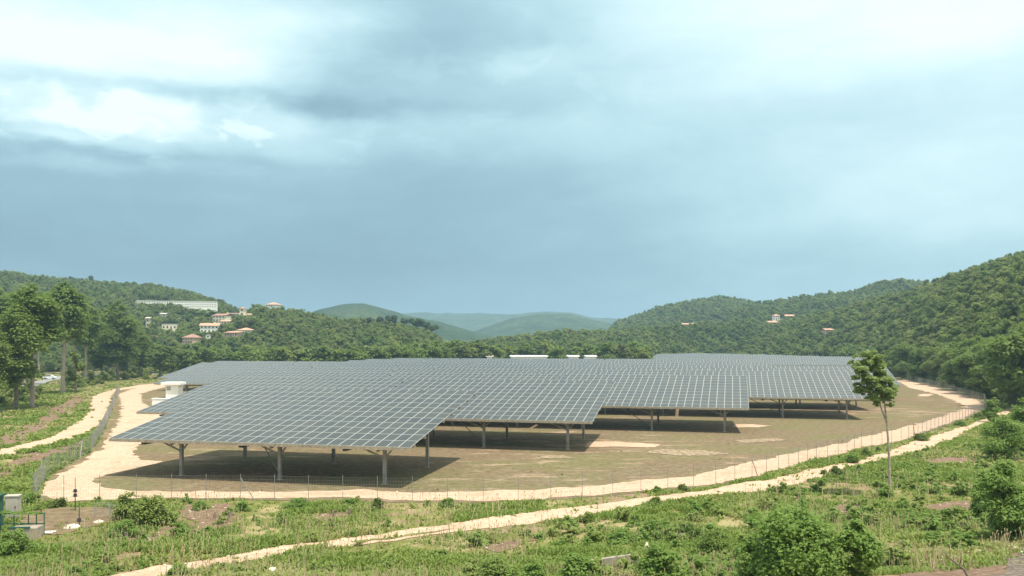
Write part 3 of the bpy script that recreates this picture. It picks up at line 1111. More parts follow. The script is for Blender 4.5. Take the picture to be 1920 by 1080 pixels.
# transformer station between the solar tables
p = gp(327, 767)
o = empty('transformer_station', p, R(3))
tag(o, 'white transformer station with overhanging flat roof beside the left solar tables', 'building')
m = p.y / FP
w, hh = 23 * m, 46 * m
b = MB()
b.box(-w / 2, w / 2, -1.2, 1.2, -.2, hh)
link('wall', b.mesh('wall', M_['white']), o)
b = MB()
b.box(-w / 2 - .75, w / 2 + .45, -1.6, 1.6, 0, .42)
b.box(-w / 2 - .2, w / 2 + .2, -1.3, 1.3, -.25, -.002)
link('roof', b.mesh('roof', M_['white']), o, (0, 0, hh))
b = MB()
b.box(-.45, .45, -.05, 0, 0, 2.0)
link('door', b.mesh('door', M_['whitemetal']), o, (.35, -1.2, .3))
b = MB()
for k in range(5):
    b.box(-.35, .35, -.04 - .01 * (k % 2), 0, k * .14, k * .14 + .1)
link('vent', b.mesh('vent', M_['galv']), o, (-.6, -1.2, hh - .95))
p = gp(303, 768)
o = empty('electrical_cabinet', p, R(3))
tag(o, 'low white electrical cabinet left of the transformer station', 'cabinet')
b = MB()
b.box(-1.4, 1.4, -.7, .7, -.1, 1.9)
link('cabinet_body', b.mesh('cabinet_body', M_['whitemetal']), o)
b = MB()
b.box(-1.5, 1.5, -.8, .8, 1.903, 2.0)
link('lid', b.mesh('lid', M_['white']), o)
for s in (-1, 1):
    b = MB()
    b.box(-.6, .6, -.03, 0, .15, 1.75)
    d = link('door', b.mesh('door', M_['whitemetal']), o, (s * .68, -.7, 0))
    h_ = MB()
    h_.box(-.03, .03, -.05, 0, .85, 1.05)
    link('handle', h_.mesh('handle', M_['dark']), d, (-s * .45, -.03, 0))

# ------------------------------------------------------------------ solar tables
U = Vector((.9687, -.2482, 0))
NN = Vector((.2482, .9687, 0))
ROT = math.atan2(-.2482, .9687)
TILT = R(10.8)
MW, ML = 1.005, 1.685
NR = 11
ZLOW = 3.22


def pt(u, s, off=0.0):
    """local table coords: u along the row, s up the slope, off normal to it; origin under the right end of the lower edge"""
    return Vector((u, s * math.cos(TILT) - off * math.sin(TILT), ZLOW + s * math.sin(TILT) + off * math.cos(TILT)))


def add_module(b, u0, s0):
    fw, g, t = .030, .006, .045
    u1, s1 = u0 + MW - g, s0 + ML - g
    u0 += g
    s0 += g
    lo = [pt(u0, s0, 0), pt(u1, s0, 0), pt(u1, s1, 0), pt(u0, s1, 0)]
    hi = [pt(u0, s0, t), pt(u1, s0, t), pt(u1, s1, t), pt(u0, s1, t)]
    ii_ = [pt(u0 + fw, s0 + fw, t), pt(u1 - fw, s0 + fw, t), pt(u1 - fw, s1 - fw, t), pt(u0 + fw, s1 - fw, t)]
    b.quad(*[lo[3], lo[2], lo[1], lo[0]], m=1)
    for k in range(4):
        q = (k + 1) % 4
        b.quad(lo[k], lo[q], hi[q], hi[k], m=1)
        b.quad(hi[k], hi[q], ii_[q], ii_[k], m=1)
    b.quad(*ii_, m=0)


_tc = {}


def number_modules(me, first):
    n = len(me.polygons)
    idx = np.full(n, 0, np.float32)
    k = np.arange(n - first)
    idx[first:] = (k // 10) * .013 + .5
    a = me.attributes.new('module', 'FLOAT', 'FACE')
    a.data.foreach_set('value', idx)
    return me


def cached(key, fn):
    if key not in _tc:
        _tc[key] = fn()
    return _tc[key]


def one_module():
    b = MB()
    add_module(b, 0, 0)
    return b.mesh('solar_module', [M_['glass'], M_['alu']])


def array_mesh(cols, skip):
    """all modules of a table except the first `skip` rows' worth given as a set"""
    b = MB()
    for c in range(cols):
        for r in range(NR):
            if (c, r) in skip:
                continue
            add_module(b, -(c + 1) * MW, r * ML)
    return number_modules(b.mesh('solar_modules', [M_['glass'], M_['alu']]), 0)


def edge_mesh(W_):
    b = MB()
    b.bar(pt(0, -.03, -.10), pt(-W_, -.03, -.10), .06, .24)
    return b.mesh('edge_beam', M_['galv_brown'])


def purlin_mesh(W_):
    b = MB()
    b.bar(pt(.05, 0, -.13), pt(-W_ - .04, 0, -.13), .09, .2)
    return b.mesh('purlin', M_['galv'])


def rafter_mesh():
    b = MB()
    b.bar(pt(0, .5, -.42), pt(0, 17.8, -.42), .16, .34)
    return b.mesh('rafter', M_['post'])


def post_mesh(sn):
    z = ZLOW + sn * math.tan(TILT) - .55
    b = MB()
    b.box(-.13, .13, -.13, .13, -.4, z)
    b.box(-.19, -.13, -.16, .16, z - .4, z)
    b.box(.13, .19, -.16, .16, z - .4, z)
    return b.mesh('post', M_['post'])


def foot_mesh():
    b = MB()
    b.box(-.24, .24, -.24, .24, -.2, .05)
    return b.mesh('footing', M_['concrete'])


def brace_mesh(sn, du):
    z = ZLOW + sn * math.tan(TILT)
    b = MB()
    b.bar((0, 0, z - 1.55), (du, 0, z - .38), .12, .12)
    return b.mesh('brace', M_['post'])


def tie_mesh():
    b = MB()
    z1 = ZLOW + 12.0 * math.tan(TILT) - 1.0
    b.bar((0, 2.1, .5), (-9.3, 12.0, z1), .07, .07)
    return b.mesh('tie_rod', M_['galv'])


def tray_mesh():
    b = MB()
    b.bar((0, 0, 0), (0, 1.7, 0), .3, .16)
    return b.mesh('inverter_box', M_['dark'])


def simple_under(cols):
    """edge, purlins and posts of a far table in one mesh"""
    W_ = cols * MW
    b = MB()
    b.bar(pt(0, -.03, -.10), pt(-W_, -.03, -.10), .06, .24)
    for s in (.8, 6, 11, 17):
        b.bar(pt(.1, s, -.13), pt(-W_ - .1, s, -.13), .09, .2)
    for u in (-3, -12.3, -21.6):
        for sn in (2.1, 12.0):
            b.box(u - .13, u + .13, sn - .13, sn + .13, -.4, ZLOW + sn * math.tan(TILT) - .2)
    return b


SKIP = {(c, r) for c in range(25) for r in range(4)}


def table(u_right, n, cols, detail, label, group):
    base = U * u_right + NN * n
    o = empty('solar_table', (base.x, base.y, 0), ROT)
    tag(o, label, 'solar table', group)
    W_ = cols * MW
    if detail >= 2:
        mod = cached('mod', one_module)
        for (c, r) in sorted(SKIP):
            q = link('solar_module', mod, o)
            d = pt(-(c + 1) * MW, r * ML) - pt(0, 0)
            q.location = d
        q = link('solar_module', cached(('arr', cols, 1), lambda: array_mesh(cols, SKIP)), o)
        q['kind'] = 'stuff'
    elif detail == 1:
        link('solar_modules', cached(('arr', cols, 0), lambda: array_mesh(cols, set())), o)
    if detail >= 1:
        link('edge_beam', cached(('edge', cols), lambda: edge_mesh(W_)), o)
        pm = cached(('pur', cols), lambda: purlin_mesh(W_))
        for k in range(8):
            d = pt(0, .9 + k * 2.36) - pt(0, 0)
            link('purlin', pm, o, d)
        for u in (-3.0, -12.3, -21.6):
            link('rafter', cached('raf', rafter_mesh), o, (u, 0, 0))
            for sn in (2.1, 12.0):
                ps = link('post', cached(('post', sn), lambda: post_mesh(sn)), o, (u, sn, 0))
                link('footing', cached('foot', foot_mesh), ps)
                link('brace', cached(('br', sn, 0), lambda: brace_mesh(sn, -2.9)), o, (u, sn, 0))
                link('brace', cached(('br', sn, 1), lambda: brace_mesh(sn, 1.0)), o, (u, sn, 0))
            if detail >= 2:
                link('inverter_box', cached('tray', tray_mesh), o, (u - 3.0, 1.0, ZLOW - .45))
        if detail >= 2:
            link('tie_rod', cached('tie', tie_mesh), o, (-12.3, 0, 0))
    else:
        def mk():
            b = simple_under(cols)
            bb = MB()
            for c in range(cols):
                for r in range(NR):
                    add_module(bb, -(c + 1) * MW, r * ML)
            off = len(b.v)
            b.m = [2] * len(b.f)
            nf = len(b.f)
            b.v += bb.v
            b.f += [tuple(i + off for i in f) for f in bb.f]
            b.m += bb.m
            return number_modules(b.mesh('solar_table', [M_['glass'], M_['alu'], M_['post']]), nf)
        q = link('panel_deck', cached(('far', cols), mk), o)
    return o


ORD = ['front', 'second', 'third', 'fourth', 'fifth', 'sixth', 'seventh', 'eighth', 'ninth', 'tenth', 'eleventh', 'twelfth', 'thirteenth', 'fourteenth', 'fifteenth',
       'sixteenth', 'seventeenth', 'eighteenth', 'nineteenth', 'twentieth', 'twenty-first', 'twenty-second', 'twenty-third']
NUM = ['rightmost', 'second from the right', 'third from the right', 'fourth from the right', 'fifth from the right', 'sixth from the right', 'seventh from the right',
       'eighth from the right', 'ninth from the right', 'tenth from the right', 'eleventh from the right', 'twelfth from the right', 'thirteenth from the right']


def u_at(px, n):
    t = (px - 960) / FP
    return n * (.9687 * t - .2482) / (.2482 * t + .9687)


ROWS = [(62.3, -51.2, -24.0), (88.6, -69.0, -14.1), (112.7, -80.0, 1.9), (137.9, -90.5, 19.7), (158.5, -121.0, 23.7), (186.5, -141.8, 32.4),
        (211, -153, 9.3), (236, u_at(661, 254) + 0, 9), (261, u_at(697, 279), 9), (286, u_at(735, 304), 9),
        (311, u_at(1200, 311), u_at(1425, 311)), (336, u_at(1212, 336), u_at(1425, 336)), (361, u_at(1218, 361), u_at(1425, 361)),
        (382, u_at(1222, 382), u_at(1655, 382)), (407, u_at(1222, 407), u_at(1543, 407)), (432, u_at(1222, 432), u_at(1490, 432)), (457, u_at(1222, 457), u_at(1470, 457)),
        (482, u_at(1222, 482), u_at(1440, 482)), (507, u_at(1222, 507), u_at(1400, 507)), (532, u_at(1222, 532), u_at(1370, 532)),
        (557, u_at(1225, 557), u_at(1330, 557)), (582, u_at(1230, 582), u_at(1310, 582))]
for ri, (n, ul, ur) in enumerate(ROWS):
    k = max(1, round((ur - ul) / 27.7))
    cols = 27 if ri < 4 else max(20, min(32, round(((ur - ul) / k - .5) / MW)))
    for j in range(k):
        det = 0
        if ri < 3 or (ri == 3 and j == 0):
            det = 2
        elif ri < 6:
            det = 1
        if ri == 0:
            lab = 'single grey solar table of the front row, nearest to the camera'
        elif j == k - 1 and k > 1:
            lab = 'leftmost grey solar table of the %s row back from the camera' % ORD[ri]
        else:
            lab = 'grey solar table, %s in the %s row back from the camera' % (NUM[min(j, 12)], ORD[ri])
        table(ur - j * (cols * MW + .5), n, cols, det, lab, 'solar tables of the power plant')

# ------------------------------------------------------------------ fence


def fence(name, pxs, label, h=1.75):
    pts = [gp(*p) for p in pxs]
    o = empty(name, pts[0])
    tag(o, label, 'fence')
    base = pts[0]
    # resample every 2.5 m
    L = [0]
    for a, b in zip(pts[:-1], pts[1:]):
        L.append(L[-1] + (b - a).xy.length)
    n = int(L[-1] / 2.5)
    S = []
    for k in range(n + 1):
        d = k * 2.5
        i = max(0, min(len(L) - 2, int(np.searchsorted(L, d, side='right')) - 1))
        q = (d - L[i]) / (L[i + 1] - L[i] + 1e-9)
        c = pts[i].lerp(pts[i + 1], min(q, 1))
        c.z = float(bank(c.x, c.y))
        S.append(c)
    pm = MB()
    pm.box(-.017, .017, -.017, .017, -.3, h + .08)
    pm.box(-.022, .022, -.022, .022, h + .083, h + .11)
    pmesh = pm.mesh('fence_post', M_['post'])
    for c in S[:100]:
        link('fence_post', pmesh, o, c - base)
    if len(S) > 100:
        mm = MB()
        for c in S[100:]:
            d = c - base
            mm.box(d.x - .025, d.x + .035, d.y - .035, d.y + .035, d.z - .3, d.z + h + .08)
        q = link('fence_post', mm.mesh('fence_post', M_['galv']), o)
        q['kind'] = 'stuff'
    w = MB()
    for a, b in zip(S[:-1], S[1:]):
        a, b = a - base, b - base
        for k in range(8):
            z = .06 + k * (h - .08) / 7
            w.bar(a + Vector((0, 0, z)), b + Vector((0, 0, z)), .006)
        for k in range(1, 13):
            c = a.lerp(b, k / 13)
            w.bar(c + Vector((0, 0, .05)), c + Vector((0, 0, h)), .005)
    link('wire_mesh', w.mesh('wire_mesh', M_['galv']), o)
    # leaning stay beside some posts
    for k in range(6, len(S) - 1, 17):
        a = S[k] - base
        d = (S[k + 1] - S[k]).normalized()
        s_ = MB()
        s_.bar(a + Vector((0, 0, h - .15)), a + d * 1.1 + Vector((0, 0, -.1)), .05)
        link('stay', s_.mesh('stay', M_['galv']), o)
    return o


fence('wire_fence', FENCE_FRONT, 'tall grey wire mesh fence running along the front and right side of the solar field')
fence('wire_fence', FENCE_LEFT, 'grey wire mesh fence between the two sandy tracks at the left')

# ------------------------------------------------------------------ forest (stuff, geometry nodes)
fcol = bpy.data.collections.new('forest_crowns')
pcol = bpy.data.collections.new('pine_crowns')
ucol = bpy.data.collections.new('scrub_clumps')


def unlinked(mesh, col):
    o = bpy.data.objects.new(mesh.name, mesh)
    col.objects.link(o)


for i in range(7):
    shape = ['round', 'round', 'bush', 'round', 'bush', 'round', 'tall'][i]
    me, L = crown_mesh('forest_crown', 6.5, 5.6, M_['forest'], 500 + i, 640, .31, 9, -.6, shape, .80, .15)
    unlinked(me, fcol)
for i in range(2):
    me, L = crown_mesh('pine_crown', 6.5, 7, M_['pine'], 600 + i, 400, .45, 6, .5, 'umbrella', .75, .25)
    unlinked(me, pcol)
for i in range(5):
    me, L = crown_mesh('scrub_clump', 1.5, .85, M_['weed'] if i % 2 else M_['leafbright'], 700 + i, 300, .085, 6, -.12, 'bush', .6, .35, .5)
    unlinked(me, ucol)


def scatter(name, P, S, col, label, cat):
    P = np.asarray(P, np.float32)
    me = bpy.data.meshes.new(name)
    me.vertices.add(len(P))
    me.vertices.foreach_set('co', P.ravel())
    a = me.attributes.new('sc', 'FLOAT_VECTOR', 'POINT')
    a.data.foreach_set('vector', np.asarray(S, np.float32).ravel())
    r = me.attributes.new('ro', 'FLOAT_VECTOR', 'POINT')
    rr = np.zeros((len(P), 3), np.float32)
    rr[:, 2] = rng.uniform(0, 6.28, len(P))
    r.data.foreach_set('vector', rr.ravel())
    o = link(name, me)
    tag(o, label, cat, kind='stuff')
    ng = bpy.data.node_groups.new(name, 'GeometryNodeTree')
    ng.interface.new_socket('Geometry', in_out='INPUT', socket_type='NodeSocketGeometry')
    ng.interface.new_socket('Geometry', in_out='OUTPUT', socket_type='NodeSocketGeometry')
    gi = ng.nodes.new('NodeGroupInput')
    go = ng.nodes.new('NodeGroupOutput')
    ip = ng.nodes.new('GeometryNodeInstanceOnPoints')
    ci = ng.nodes.new('GeometryNodeCollectionInfo')
    ci.inputs['Collection'].default_value = col
    ci.inputs['Separate Children'].default_value = True
    ci.inputs['Reset Children'].default_value = True
    ip.inputs['Pick Instance'].default_value = True
    A = ng.nodes.new('GeometryNodeInputNamedAttribute')
    A.data_type = 'FLOAT_VECTOR'
    A.inputs['Name'].default_value = 'sc'
    B = ng.nodes.new('GeometryNodeInputNamedAttribute')
    B.data_type = 'FLOAT_VECTOR'
    B.inputs['Name'].default_value = 'ro'
    rv = ng.nodes.new('FunctionNodeRandomValue')
    rv.data_type = 'INT'
    rv.inputs[4].default_value = 0
    rv.inputs[5].default_value = 50
    ng.links.new(gi.outputs[0], ip.inputs['Points'])
    ng.links.new(ci.outputs[0], ip.inputs['Instance'])
    ng.links.new(rv.outputs[2], ip.inputs['Instance Index'])
    ng.links.new(A.outputs['Attribute'], ip.inputs['Scale'])
    ng.links.new(B.outputs['Attribute'], ip.inputs['Rotation'])
    ng.links.new(ip.outputs[0], go.inputs[0])
    md = o.modifiers.new('scatter', 'NODES')
    md.node_group = ng
    return o


TABLE_ZONES = []


def hidden_by_view(X, Y, Z, h, r):
    x, yb = proj(X, Y, Z)
    _, yt = proj(X, Y, Z + h)
    hw = FP * r / Y
    bad = np.zeros(X.shape, bool)
    for (x0, x1, y0, y1, D) in VIEWS:
        bad |= (Y < D + 3) & (x + hw * .7 > x0) & (x - hw * .7 < x1) & (yt < y1) & (yb > y0) & (Y > D - 220)
    return bad


def forest(h, spacing, scale, label, col=fcol, margin=.02, jitter=.8, name='woodland', frac=1.0):
    Ymax = float(np.max(h.f(h.Y1, h.t))) * 1.06
    Ymin = float(np.min(h.f(h.Y0, h.t)))
    t0, t1 = max(h.t[0], -.78), min(h.t[-1], .82)
    X, Y = np.meshgrid(np.arange(t0 * Ymax if t0 < 0 else t0 * Ymin, t1 * Ymax if t1 > 0 else t1 * Ymin, spacing), np.arange(Ymin, Ymax, spacing))
    X = X.ravel() + rng.uniform(-.5, .5, X.size) * spacing * jitter
    Y = Y.ravel() + rng.uniform(-.5, .5, Y.size) * spacing * jitter
    t = X / Y
    keep = (t > t0) & (t < t1)
    X, Y, t = X[keep], Y[keep], t[keep]
    z = h.z(X, Y)
    zz = hz(X, Y)
    keep = (Y < h.f(h.Y1, t) * 1.05) & (z >= zz - 1.0)
    z = zz
    X, Y, z = X[keep], Y[keep], z[keep]
    k = (rng.random(len(X)) < frac)
    # clearings
    X, Y, z = X[k], Y[k], z[k]
    s = scale * rng.uniform(.38, 1.5, len(X)) * (.8 + .4 * fbm(X / 30 + 9, Y / 30))
    bad = hidden_by_view(X, Y, z, 5.5 * s, 3.0 * s)
    xx, yy = proj(X, Y, z)
    for (x0, x1, y0, y1, D) in VIEWS:
        c = bad & (xx + FP * 2.6 * s / Y > x0) & (xx - FP * 2.6 * s / Y < x1) & (Y < D + 3) & (Y > D - 220)
        s = np.where(c, np.minimum(s, ((HY - y1) / FP * Y + H - z) / 6.2), s)
    bad &= s < .22
    X, Y, z, s = X[~bad], Y[~bad], z[~bad], s[~bad]
    S = np.stack([s * rng.uniform(.85, 1.2, len(s)), s * rng.uniform(.85, 1.2, len(s)), s * rng.uniform(.8, 1.25, len(s))], 1)
    print(name, len(X))
    return scatter(name, np.stack([X, Y, z], 1), S, col, label, 'woodland')


forest(HILLS[0], 4.0, .78, 'green woodland covering the back slope of the left hill')
forest(HILLS[1], 3.7, .76, 'dense woodland covering the rounded ridge left of centre')
forest(HILLS[5], 5.4, .98, 'woodland on the rounded hill right of centre')
forest(HILLS[6], 5.0, .92, 'woodland on the ridge behind the big right hill')
forest(HILLS[7], 4.2, .8, 'low wooded rise behind the far panels right of centre')
forest(HILLS[8], 3.4, .76, 'dense woodland covering the big slope at the right')

# ------------------------------------------------------------------ individual trees
# pines on the ridges
for i, (px, top) in enumerate([(135, 521), (150, 524), (168, 521), (182, 528), (196, 531), (212, 530), (226, 532), (275, 533), ]):
    h = HILLS[0]
    t = (px - 960) / FP
    Yr = float(h.f(h.Y1, np.array([t]))[0]) * (.985 if px < 400 else .9)
    place_tree('pine', i % 3, px, 0, top - 2, 'dark round topped pine on the left skyline, number %s from the left' % ['one', 'two', 'three', 'four', 'five', 'six', 'seven', 'eight', 'nine', 'ten'][i],
               'pines on the left skyline', 'pine_tree', wide=.9, Y=Yr, cat='pine')
for i, (px, py, top) in enumerate([(712, 612, 594), (728, 612, 593), (742, 613, 594), (758, 616, 597), (772, 620, 598), (786, 624, 600), (799, 630, 603), (810, 634, 610), (690, 612, 597)]):
    h = HILLS[1]
    t = (px - 960) / FP
    Yr = float(h.f(h.Y1, np.array([t]))[0]) * .95
    place_tree('pine', i % 3, px, 0, top, 'dark pine on the end of the wooded ridge, %s' % ['second from left', 'third from left', 'fourth from left', 'fifth from left', 'fifth from right', 'fourth from right', 'second from right', 'rightmost of the row', 'leftmost of the row'][i],
               'pines at the end of the wooded ridge', 'pine_tree', Y=Yr, cat='pine')

# left grove
grove = [(28, 768, 560, 0, 'broad tree with dark trunk at the left edge, nearest of the grove'), (60, 765, 525, 1, 'tall tree with pale forked trunk near the left edge of the grove'),
         (-25, 775, 590, 2, 'tree cut by the left edge of the picture'), (118, 738, 522, 3, 'tallest tree of the left grove, standing by the white car'),
         (12, 740, 600, 1, 'leafy tree behind the nearest dark trunk at the left edge'), 
         (160, 718, 565, 2, 'dense tree right of the tallest grove tree, over the road'), (221, 713, 556, 1, 'big round tree with twin dark trunks beside the road'),
         (190, 712, 600, 3, 'lower tree left of the twin trunk tree'), (262, 708, 612, 2, 'tree at the right end of the left grove'),
         (245, 700, 585, 0, 'tree behind the twin trunk tree across the road'), (290, 700, 640, 3, 'small tree where the road meets the panels')]
for (px, py, top, i, lab) in grove:
    place_tree('grovehigh' if px in (60, 118, 160) else 'grove', i, px, py, top, lab, 'trees of the left grove', wide=1.12)
for j, (px, py, top) in enumerate([(-10, 735, 530), (45, 722, 532), (72, 700, 560), (140, 700, 575), (175, 703, 590), (205, 700, 575), (232, 697, 598), (275, 696, 610), (15, 752, 610)]):
    place_tree('grovehigh' if px in (72, 140, 45) else 'grove', j % 4, px, py, top, 'background tree of the left grove, %s' % ['cut by the left picture edge', 'behind the pale forked trunk', 'behind the white car to its left', 'behind the white car to its right', 'over the road, left of the low tree', 'left behind the twin trunk tree', 'right behind the twin trunk tree', 'at the right end by the road', 'low one behind the nearest dark trunk', 'low one right of the pale forked trunk'][j],
               'trees of the left grove', wide=1.2)
o = place_tree('young', 0, 142, 733, 655, 'slim yellow green young tree right of the bare trunk in the grove', 'trees of the left grove', wide=1.3)
# bare pale trunk
p = gp(121, 735)
o = empty('bare_trunk', p)
tag(o, 'bare pale tree trunk standing in front of the grove by the car', 'tree')
b = MB()
b.tube([(0, 0, -.2), (-.2, 0, 3), (-.5, .1, 7), (-.9, .1, 11)], [.34, .28, .2, .1], 8)
link('trunk', b.mesh('trunk', M_['barkpale'], True), o)
b = MB()
b.tube([(-.55, .1, 7), (.6, .2, 10), (1.4, .4, 13.5)], [.13, .09, .03], 6)
link('branch', b.mesh('branch', M_['barkpale'], True), o)

# belt of trees behind the panels
g = random.Random(5)
bx = []
x = 300
while x < 1215:
    bx.append(x)
    x += g.uniform(15, 27)
words = ['%d%s' % (k, 'th' if 10 <= k % 100 <= 20 else {1: 'st', 2: 'nd', 3: 'rd'}.get(k % 10, 'th')) for k in range(1, 200)]
for i, x in enumerate(bx):
    top = np.interp(x, [300, 380, 520, 640, 760, 810, 860, 900, 960, 1040, 1120, 1215], [645, 650, 648, 648, 642, 640, 634, 634, 645, 638, 644, 640]) + g.uniform(-7, 6)
    Yt = np.interp(x, [300, 380, 660, 900, 1215], [300, 318, 330, 352, 372]) + g.uniform(-4, 12)
    if (955 < x < 1030) or (1062 < x < 1120):
        Yt += 26
    kind = 'brightbelt' if g.random() < .45 else 'belt'
    place_tree(kind, g.randrange(4), x, 0, top, 'leafy tree in the belt behind the panels, %s from the left' % words[i],
               'belt of trees behind the panels', Y=Yt, wide=g.uniform(.9, 1.25))
pb = gp(328, 577, True)
for i, (px, top) in enumerate([(262, 572), (275, 574), (289, 575), (303, 574), (316, 573), (329, 577), (341, 578), (352, 575), (364, 579), (376, 577), (389, 578), (400, 580), (296, 582), (322, 584), (350, 586), (371, 590)]):
    Yt = pb.y - 14 - (i % 3) * 5 - (12 if i > 11 else 0)
    place_tree('belt', i % 4, px, 0, top, 'tree on the slope directly below the long apartment block, %s' % (words[i] + ' from the left' if i < 12 else ['lower row, first', 'lower row, second', 'lower row, third', 'lower row, fourth'][i - 12] + ' from the left'),
               'trees below the long apartment block', Y=Yt, wide=1.5)
# second belt at the foot of the right hill
x = 1225
i = 0
while x < 1680:
    Yt = np.interp(x, [1225, 1400, 1560, 1680], [650, 560, 430, 335]) + g.uniform(0, 14)
    top = np.interp(x, [1225, 1300, 1450, 1600, 1680], [640, 643, 645, 648, 642]) + g.uniform(-5, 4)
    place_tree('belt' if g.random() < .7 else 'brightbelt', g.randrange(4), x, 0, top, 'tree at the foot of the right hill beyond the panels, %s from the left' % words[i],
               'trees at the foot of the right hill', Y=Yt, wide=g.uniform(.8, 1.1))
    x += g.uniform(14, 22)
    i += 1
# leafy trees bordering the track at the right
rt = [(1665, 706, 655), (1700, 703, 640), (1735, 707, 648), (1760, 718, 662), (1790, 700, 640), (1792, 731, 665), (1826, 737, 660), (1850, 722, 640), (1870, 745, 668), (1905, 742, 650),
      (1925, 770, 610), (1880, 718, 628), (1945, 755, 600), (1690, 712, 676), (1720, 716, 683), (1830, 705, 630), (1755, 695, 640)]
for i, (px, py, top) in enumerate(rt):
    place_tree('slopetree', i % 4, px, py, top, 'bushy green tree by the bend of the sandy track, %s from the left' % words[sorted(q[0] for q in rt).index(px)],
               'trees by the bend of the track', hills=True, wide=g.uniform(.95, 1.2))

# the slender tree in front of the panels
p = gp(1669, 930)
ht = (HY - 666) / FP * p.y + H - p.z
o = empty('slender_tree', p)
tag(o, 'tall slender tree with bare stem and feathery crown in front of the right panels', 'tree')
s = p.y / FP


def sp(px, py, dy=0.0):      # a point at the tree's own distance, relative to its base
    return Vector(((px - 960) * s - p.x, dy, (HY - py) * s + H - p.z))


b = MB()
b.tube([sp(1669, 936), sp(1668, 900), sp(1667, 860), sp(1665, 820), sp(1661, 780), sp(1658, 750), sp(1655, 720), sp(1650, 690)], [.12, .10, .09, .08, .07, .055, .04, .015], 8)
b.tube([sp(1662, 790), sp(1654, 765, .2), sp(1648, 745, .2), sp(1640, 700, .3)], [.07, .055, .045, .015], 6)
b.tube([sp(1658, 752), sp(1668, 735, -.2), sp(1675, 715, -.3)], [.05, .04, .015], 6)
b.tube([sp(1650, 748, .2), sp(1632, 735, .4), sp(1618, 720, .4)], [.035, .025, .01], 6)
b.tube([sp(1656, 726), sp(1664, 705, .5), sp(1670, 690, .6)], [.04, .03, .01], 6)
link('trunk', b.mesh('trunk', M_['barkpale'], True), o)
L = []
gg = random.Random(3)
for (px, py, rx, ry) in [(1622, 678, 17, 11), (1640, 672, 14, 9), (1608, 692, 12, 9), (1630, 697, 20, 10), (1652, 690, 14, 9), (1612, 712, 13, 8), (1636, 716, 18, 9), (1662, 712, 14, 8),
                         (1640, 733, 16, 8), (1658, 740, 13, 7), (1676, 733, 11, 6), (1625, 735, 10, 6), (1668, 753, 9, 5), (1646, 752, 8, 5), (1603, 676, 7, 6), (1660, 722, 18, 9), (1620, 725, 12, 7)]:
    v = sp(px, py, gg.uniform(-.7, .7))
    L.append((v.x, v.y, v.z, rx * s * 1.0, ry * s * 1.25))
L2 = []
for (x, y, z, rx, rz) in L:
    for k in range(11):
        L2.append((x + gg.uniform(-1, 1) * rx, y + gg.uniform(-.7, .7), z + gg.uniform(-1.6, 1.2) * rz, rx * gg.uniform(.3, .65), rz * gg.uniform(.35, .6)))
V, F, T = leaves(L2, 42000, .088, 42, 0, up=.0, aspect=.5, fill=.5)
link('crown', np_mesh('crown', V, F, M_['leafslender'], T), o)

# ------------------------------------------------------------------ bushes (things)


def bush(px, py, wpx, hpx, label, mat='leafbright', n=2200, size=.09, name='bush', shape='bush', lobes=9, group=None, stem=False, cat='bush', core=.45):
    p = gp(px, py)
    m = p.y / FP
    w, h = wpx * m, hpx * m
    o = empty(name, p, 0)
    tag(o, label, cat, group)
    sd = int(px * 3 + py)
    me, L = crown_mesh('foliage', w * 1.0, h, M_[mat], sd, int(n * 1.7), size * .82, int(lobes * 2.2), -.1 * h, shape, .0 if mat == 'weed' else core, .5, .5)
    link('foliage', me, o)
    if stem:
        link('stem', trunk_mesh(h * .7, .06, L, sd, M_['bark'], 0, 6), o)
    return o


bush(1495, 1100, 200, 165, 'large bright leafy bush at the bottom right, widest of the foreground', n=9000, size=.10, lobes=16, shape='round', stem=True)
bush(1420, 1095, 90, 110, 'leafy bush at the left side of the largest foreground bush', n=4000, size=.10, lobes=9, shape='round')
bush(1603, 1095, 100, 140, 'upright sapling right of the largest foreground bush', 'leafbright', n=4000, size=.10, lobes=11, shape='round', stem=True)
bush(1240, 1100, 120, 85, 'bright bush overhanging the right end of the concrete channel', n=4200, size=.10, lobes=9)
bush(1085, 1095, 110, 60, 'green bush left of the concrete channel at the bottom', n=3200, size=.10)
bush(925, 1092, 100, 52, 'low dark green bush at the bottom, left of the channel bushes', 'leaf', n=2600, size=.10)
bush(1000, 1092, 70, 40, 'small bush between two larger ones at the bottom centre', n=1800, size=.10)
bush(1885, 1010, 120, 170, 'tall leafy sapling at the right edge above the gravel', 'leafbright', n=9000, size=.11, lobes=18, shape='round', stem=True)
bush(1850, 975, 70, 90, 'leafy sapling left of the tall one at the right edge', 'leafbright', n=4000, size=.10, lobes=10, shape='round', stem=True)
bush(1880, 862, 90, 95, 'bright bush beside the diagonal path near the right edge', 'leafbright', n=6000, size=.13, lobes=12, shape='round', stem=True)
bush(1935, 850, 80, 130, 'bush cut by the right edge beside the path', 'leafbright', n=5000, size=.15, lobes=12, shape='round', stem=True)
bush(1862, 792, 34, 55, 'small bright tree growing between the two sandy tracks', 'leafbright', n=3000, size=.16, lobes=9, shape='round', stem=True, name='young_tree', cat='tree')
bush(1568, 893, 36, 20, 'round dark bush on the lower edge of the diagonal path', 'leafdark', n=1500, size=.09)
bush(1545, 890, 18, 10, 'tiny bush left of the round dark one on the path edge', 'leaf', n=600, size=.09)
bush(1228, 948, 36, 18, 'grassy mound biting into the lower edge of the diagonal path', 'leaf', n=1300, size=.07)
bush(1281, 921, 28, 14, 'wider of two bushes between fence and path at centre right', 'leaf', n=900, size=.07)
bush(1232, 924, 22, 14, 'rounder of two bushes between fence and path at centre right', 'leafbright', n=900, size=.07)
bush(1600, 868, 42, 19, 'wide bush hugging the fence left of the slender tree', 'leafbright', n=1500, size=.09)
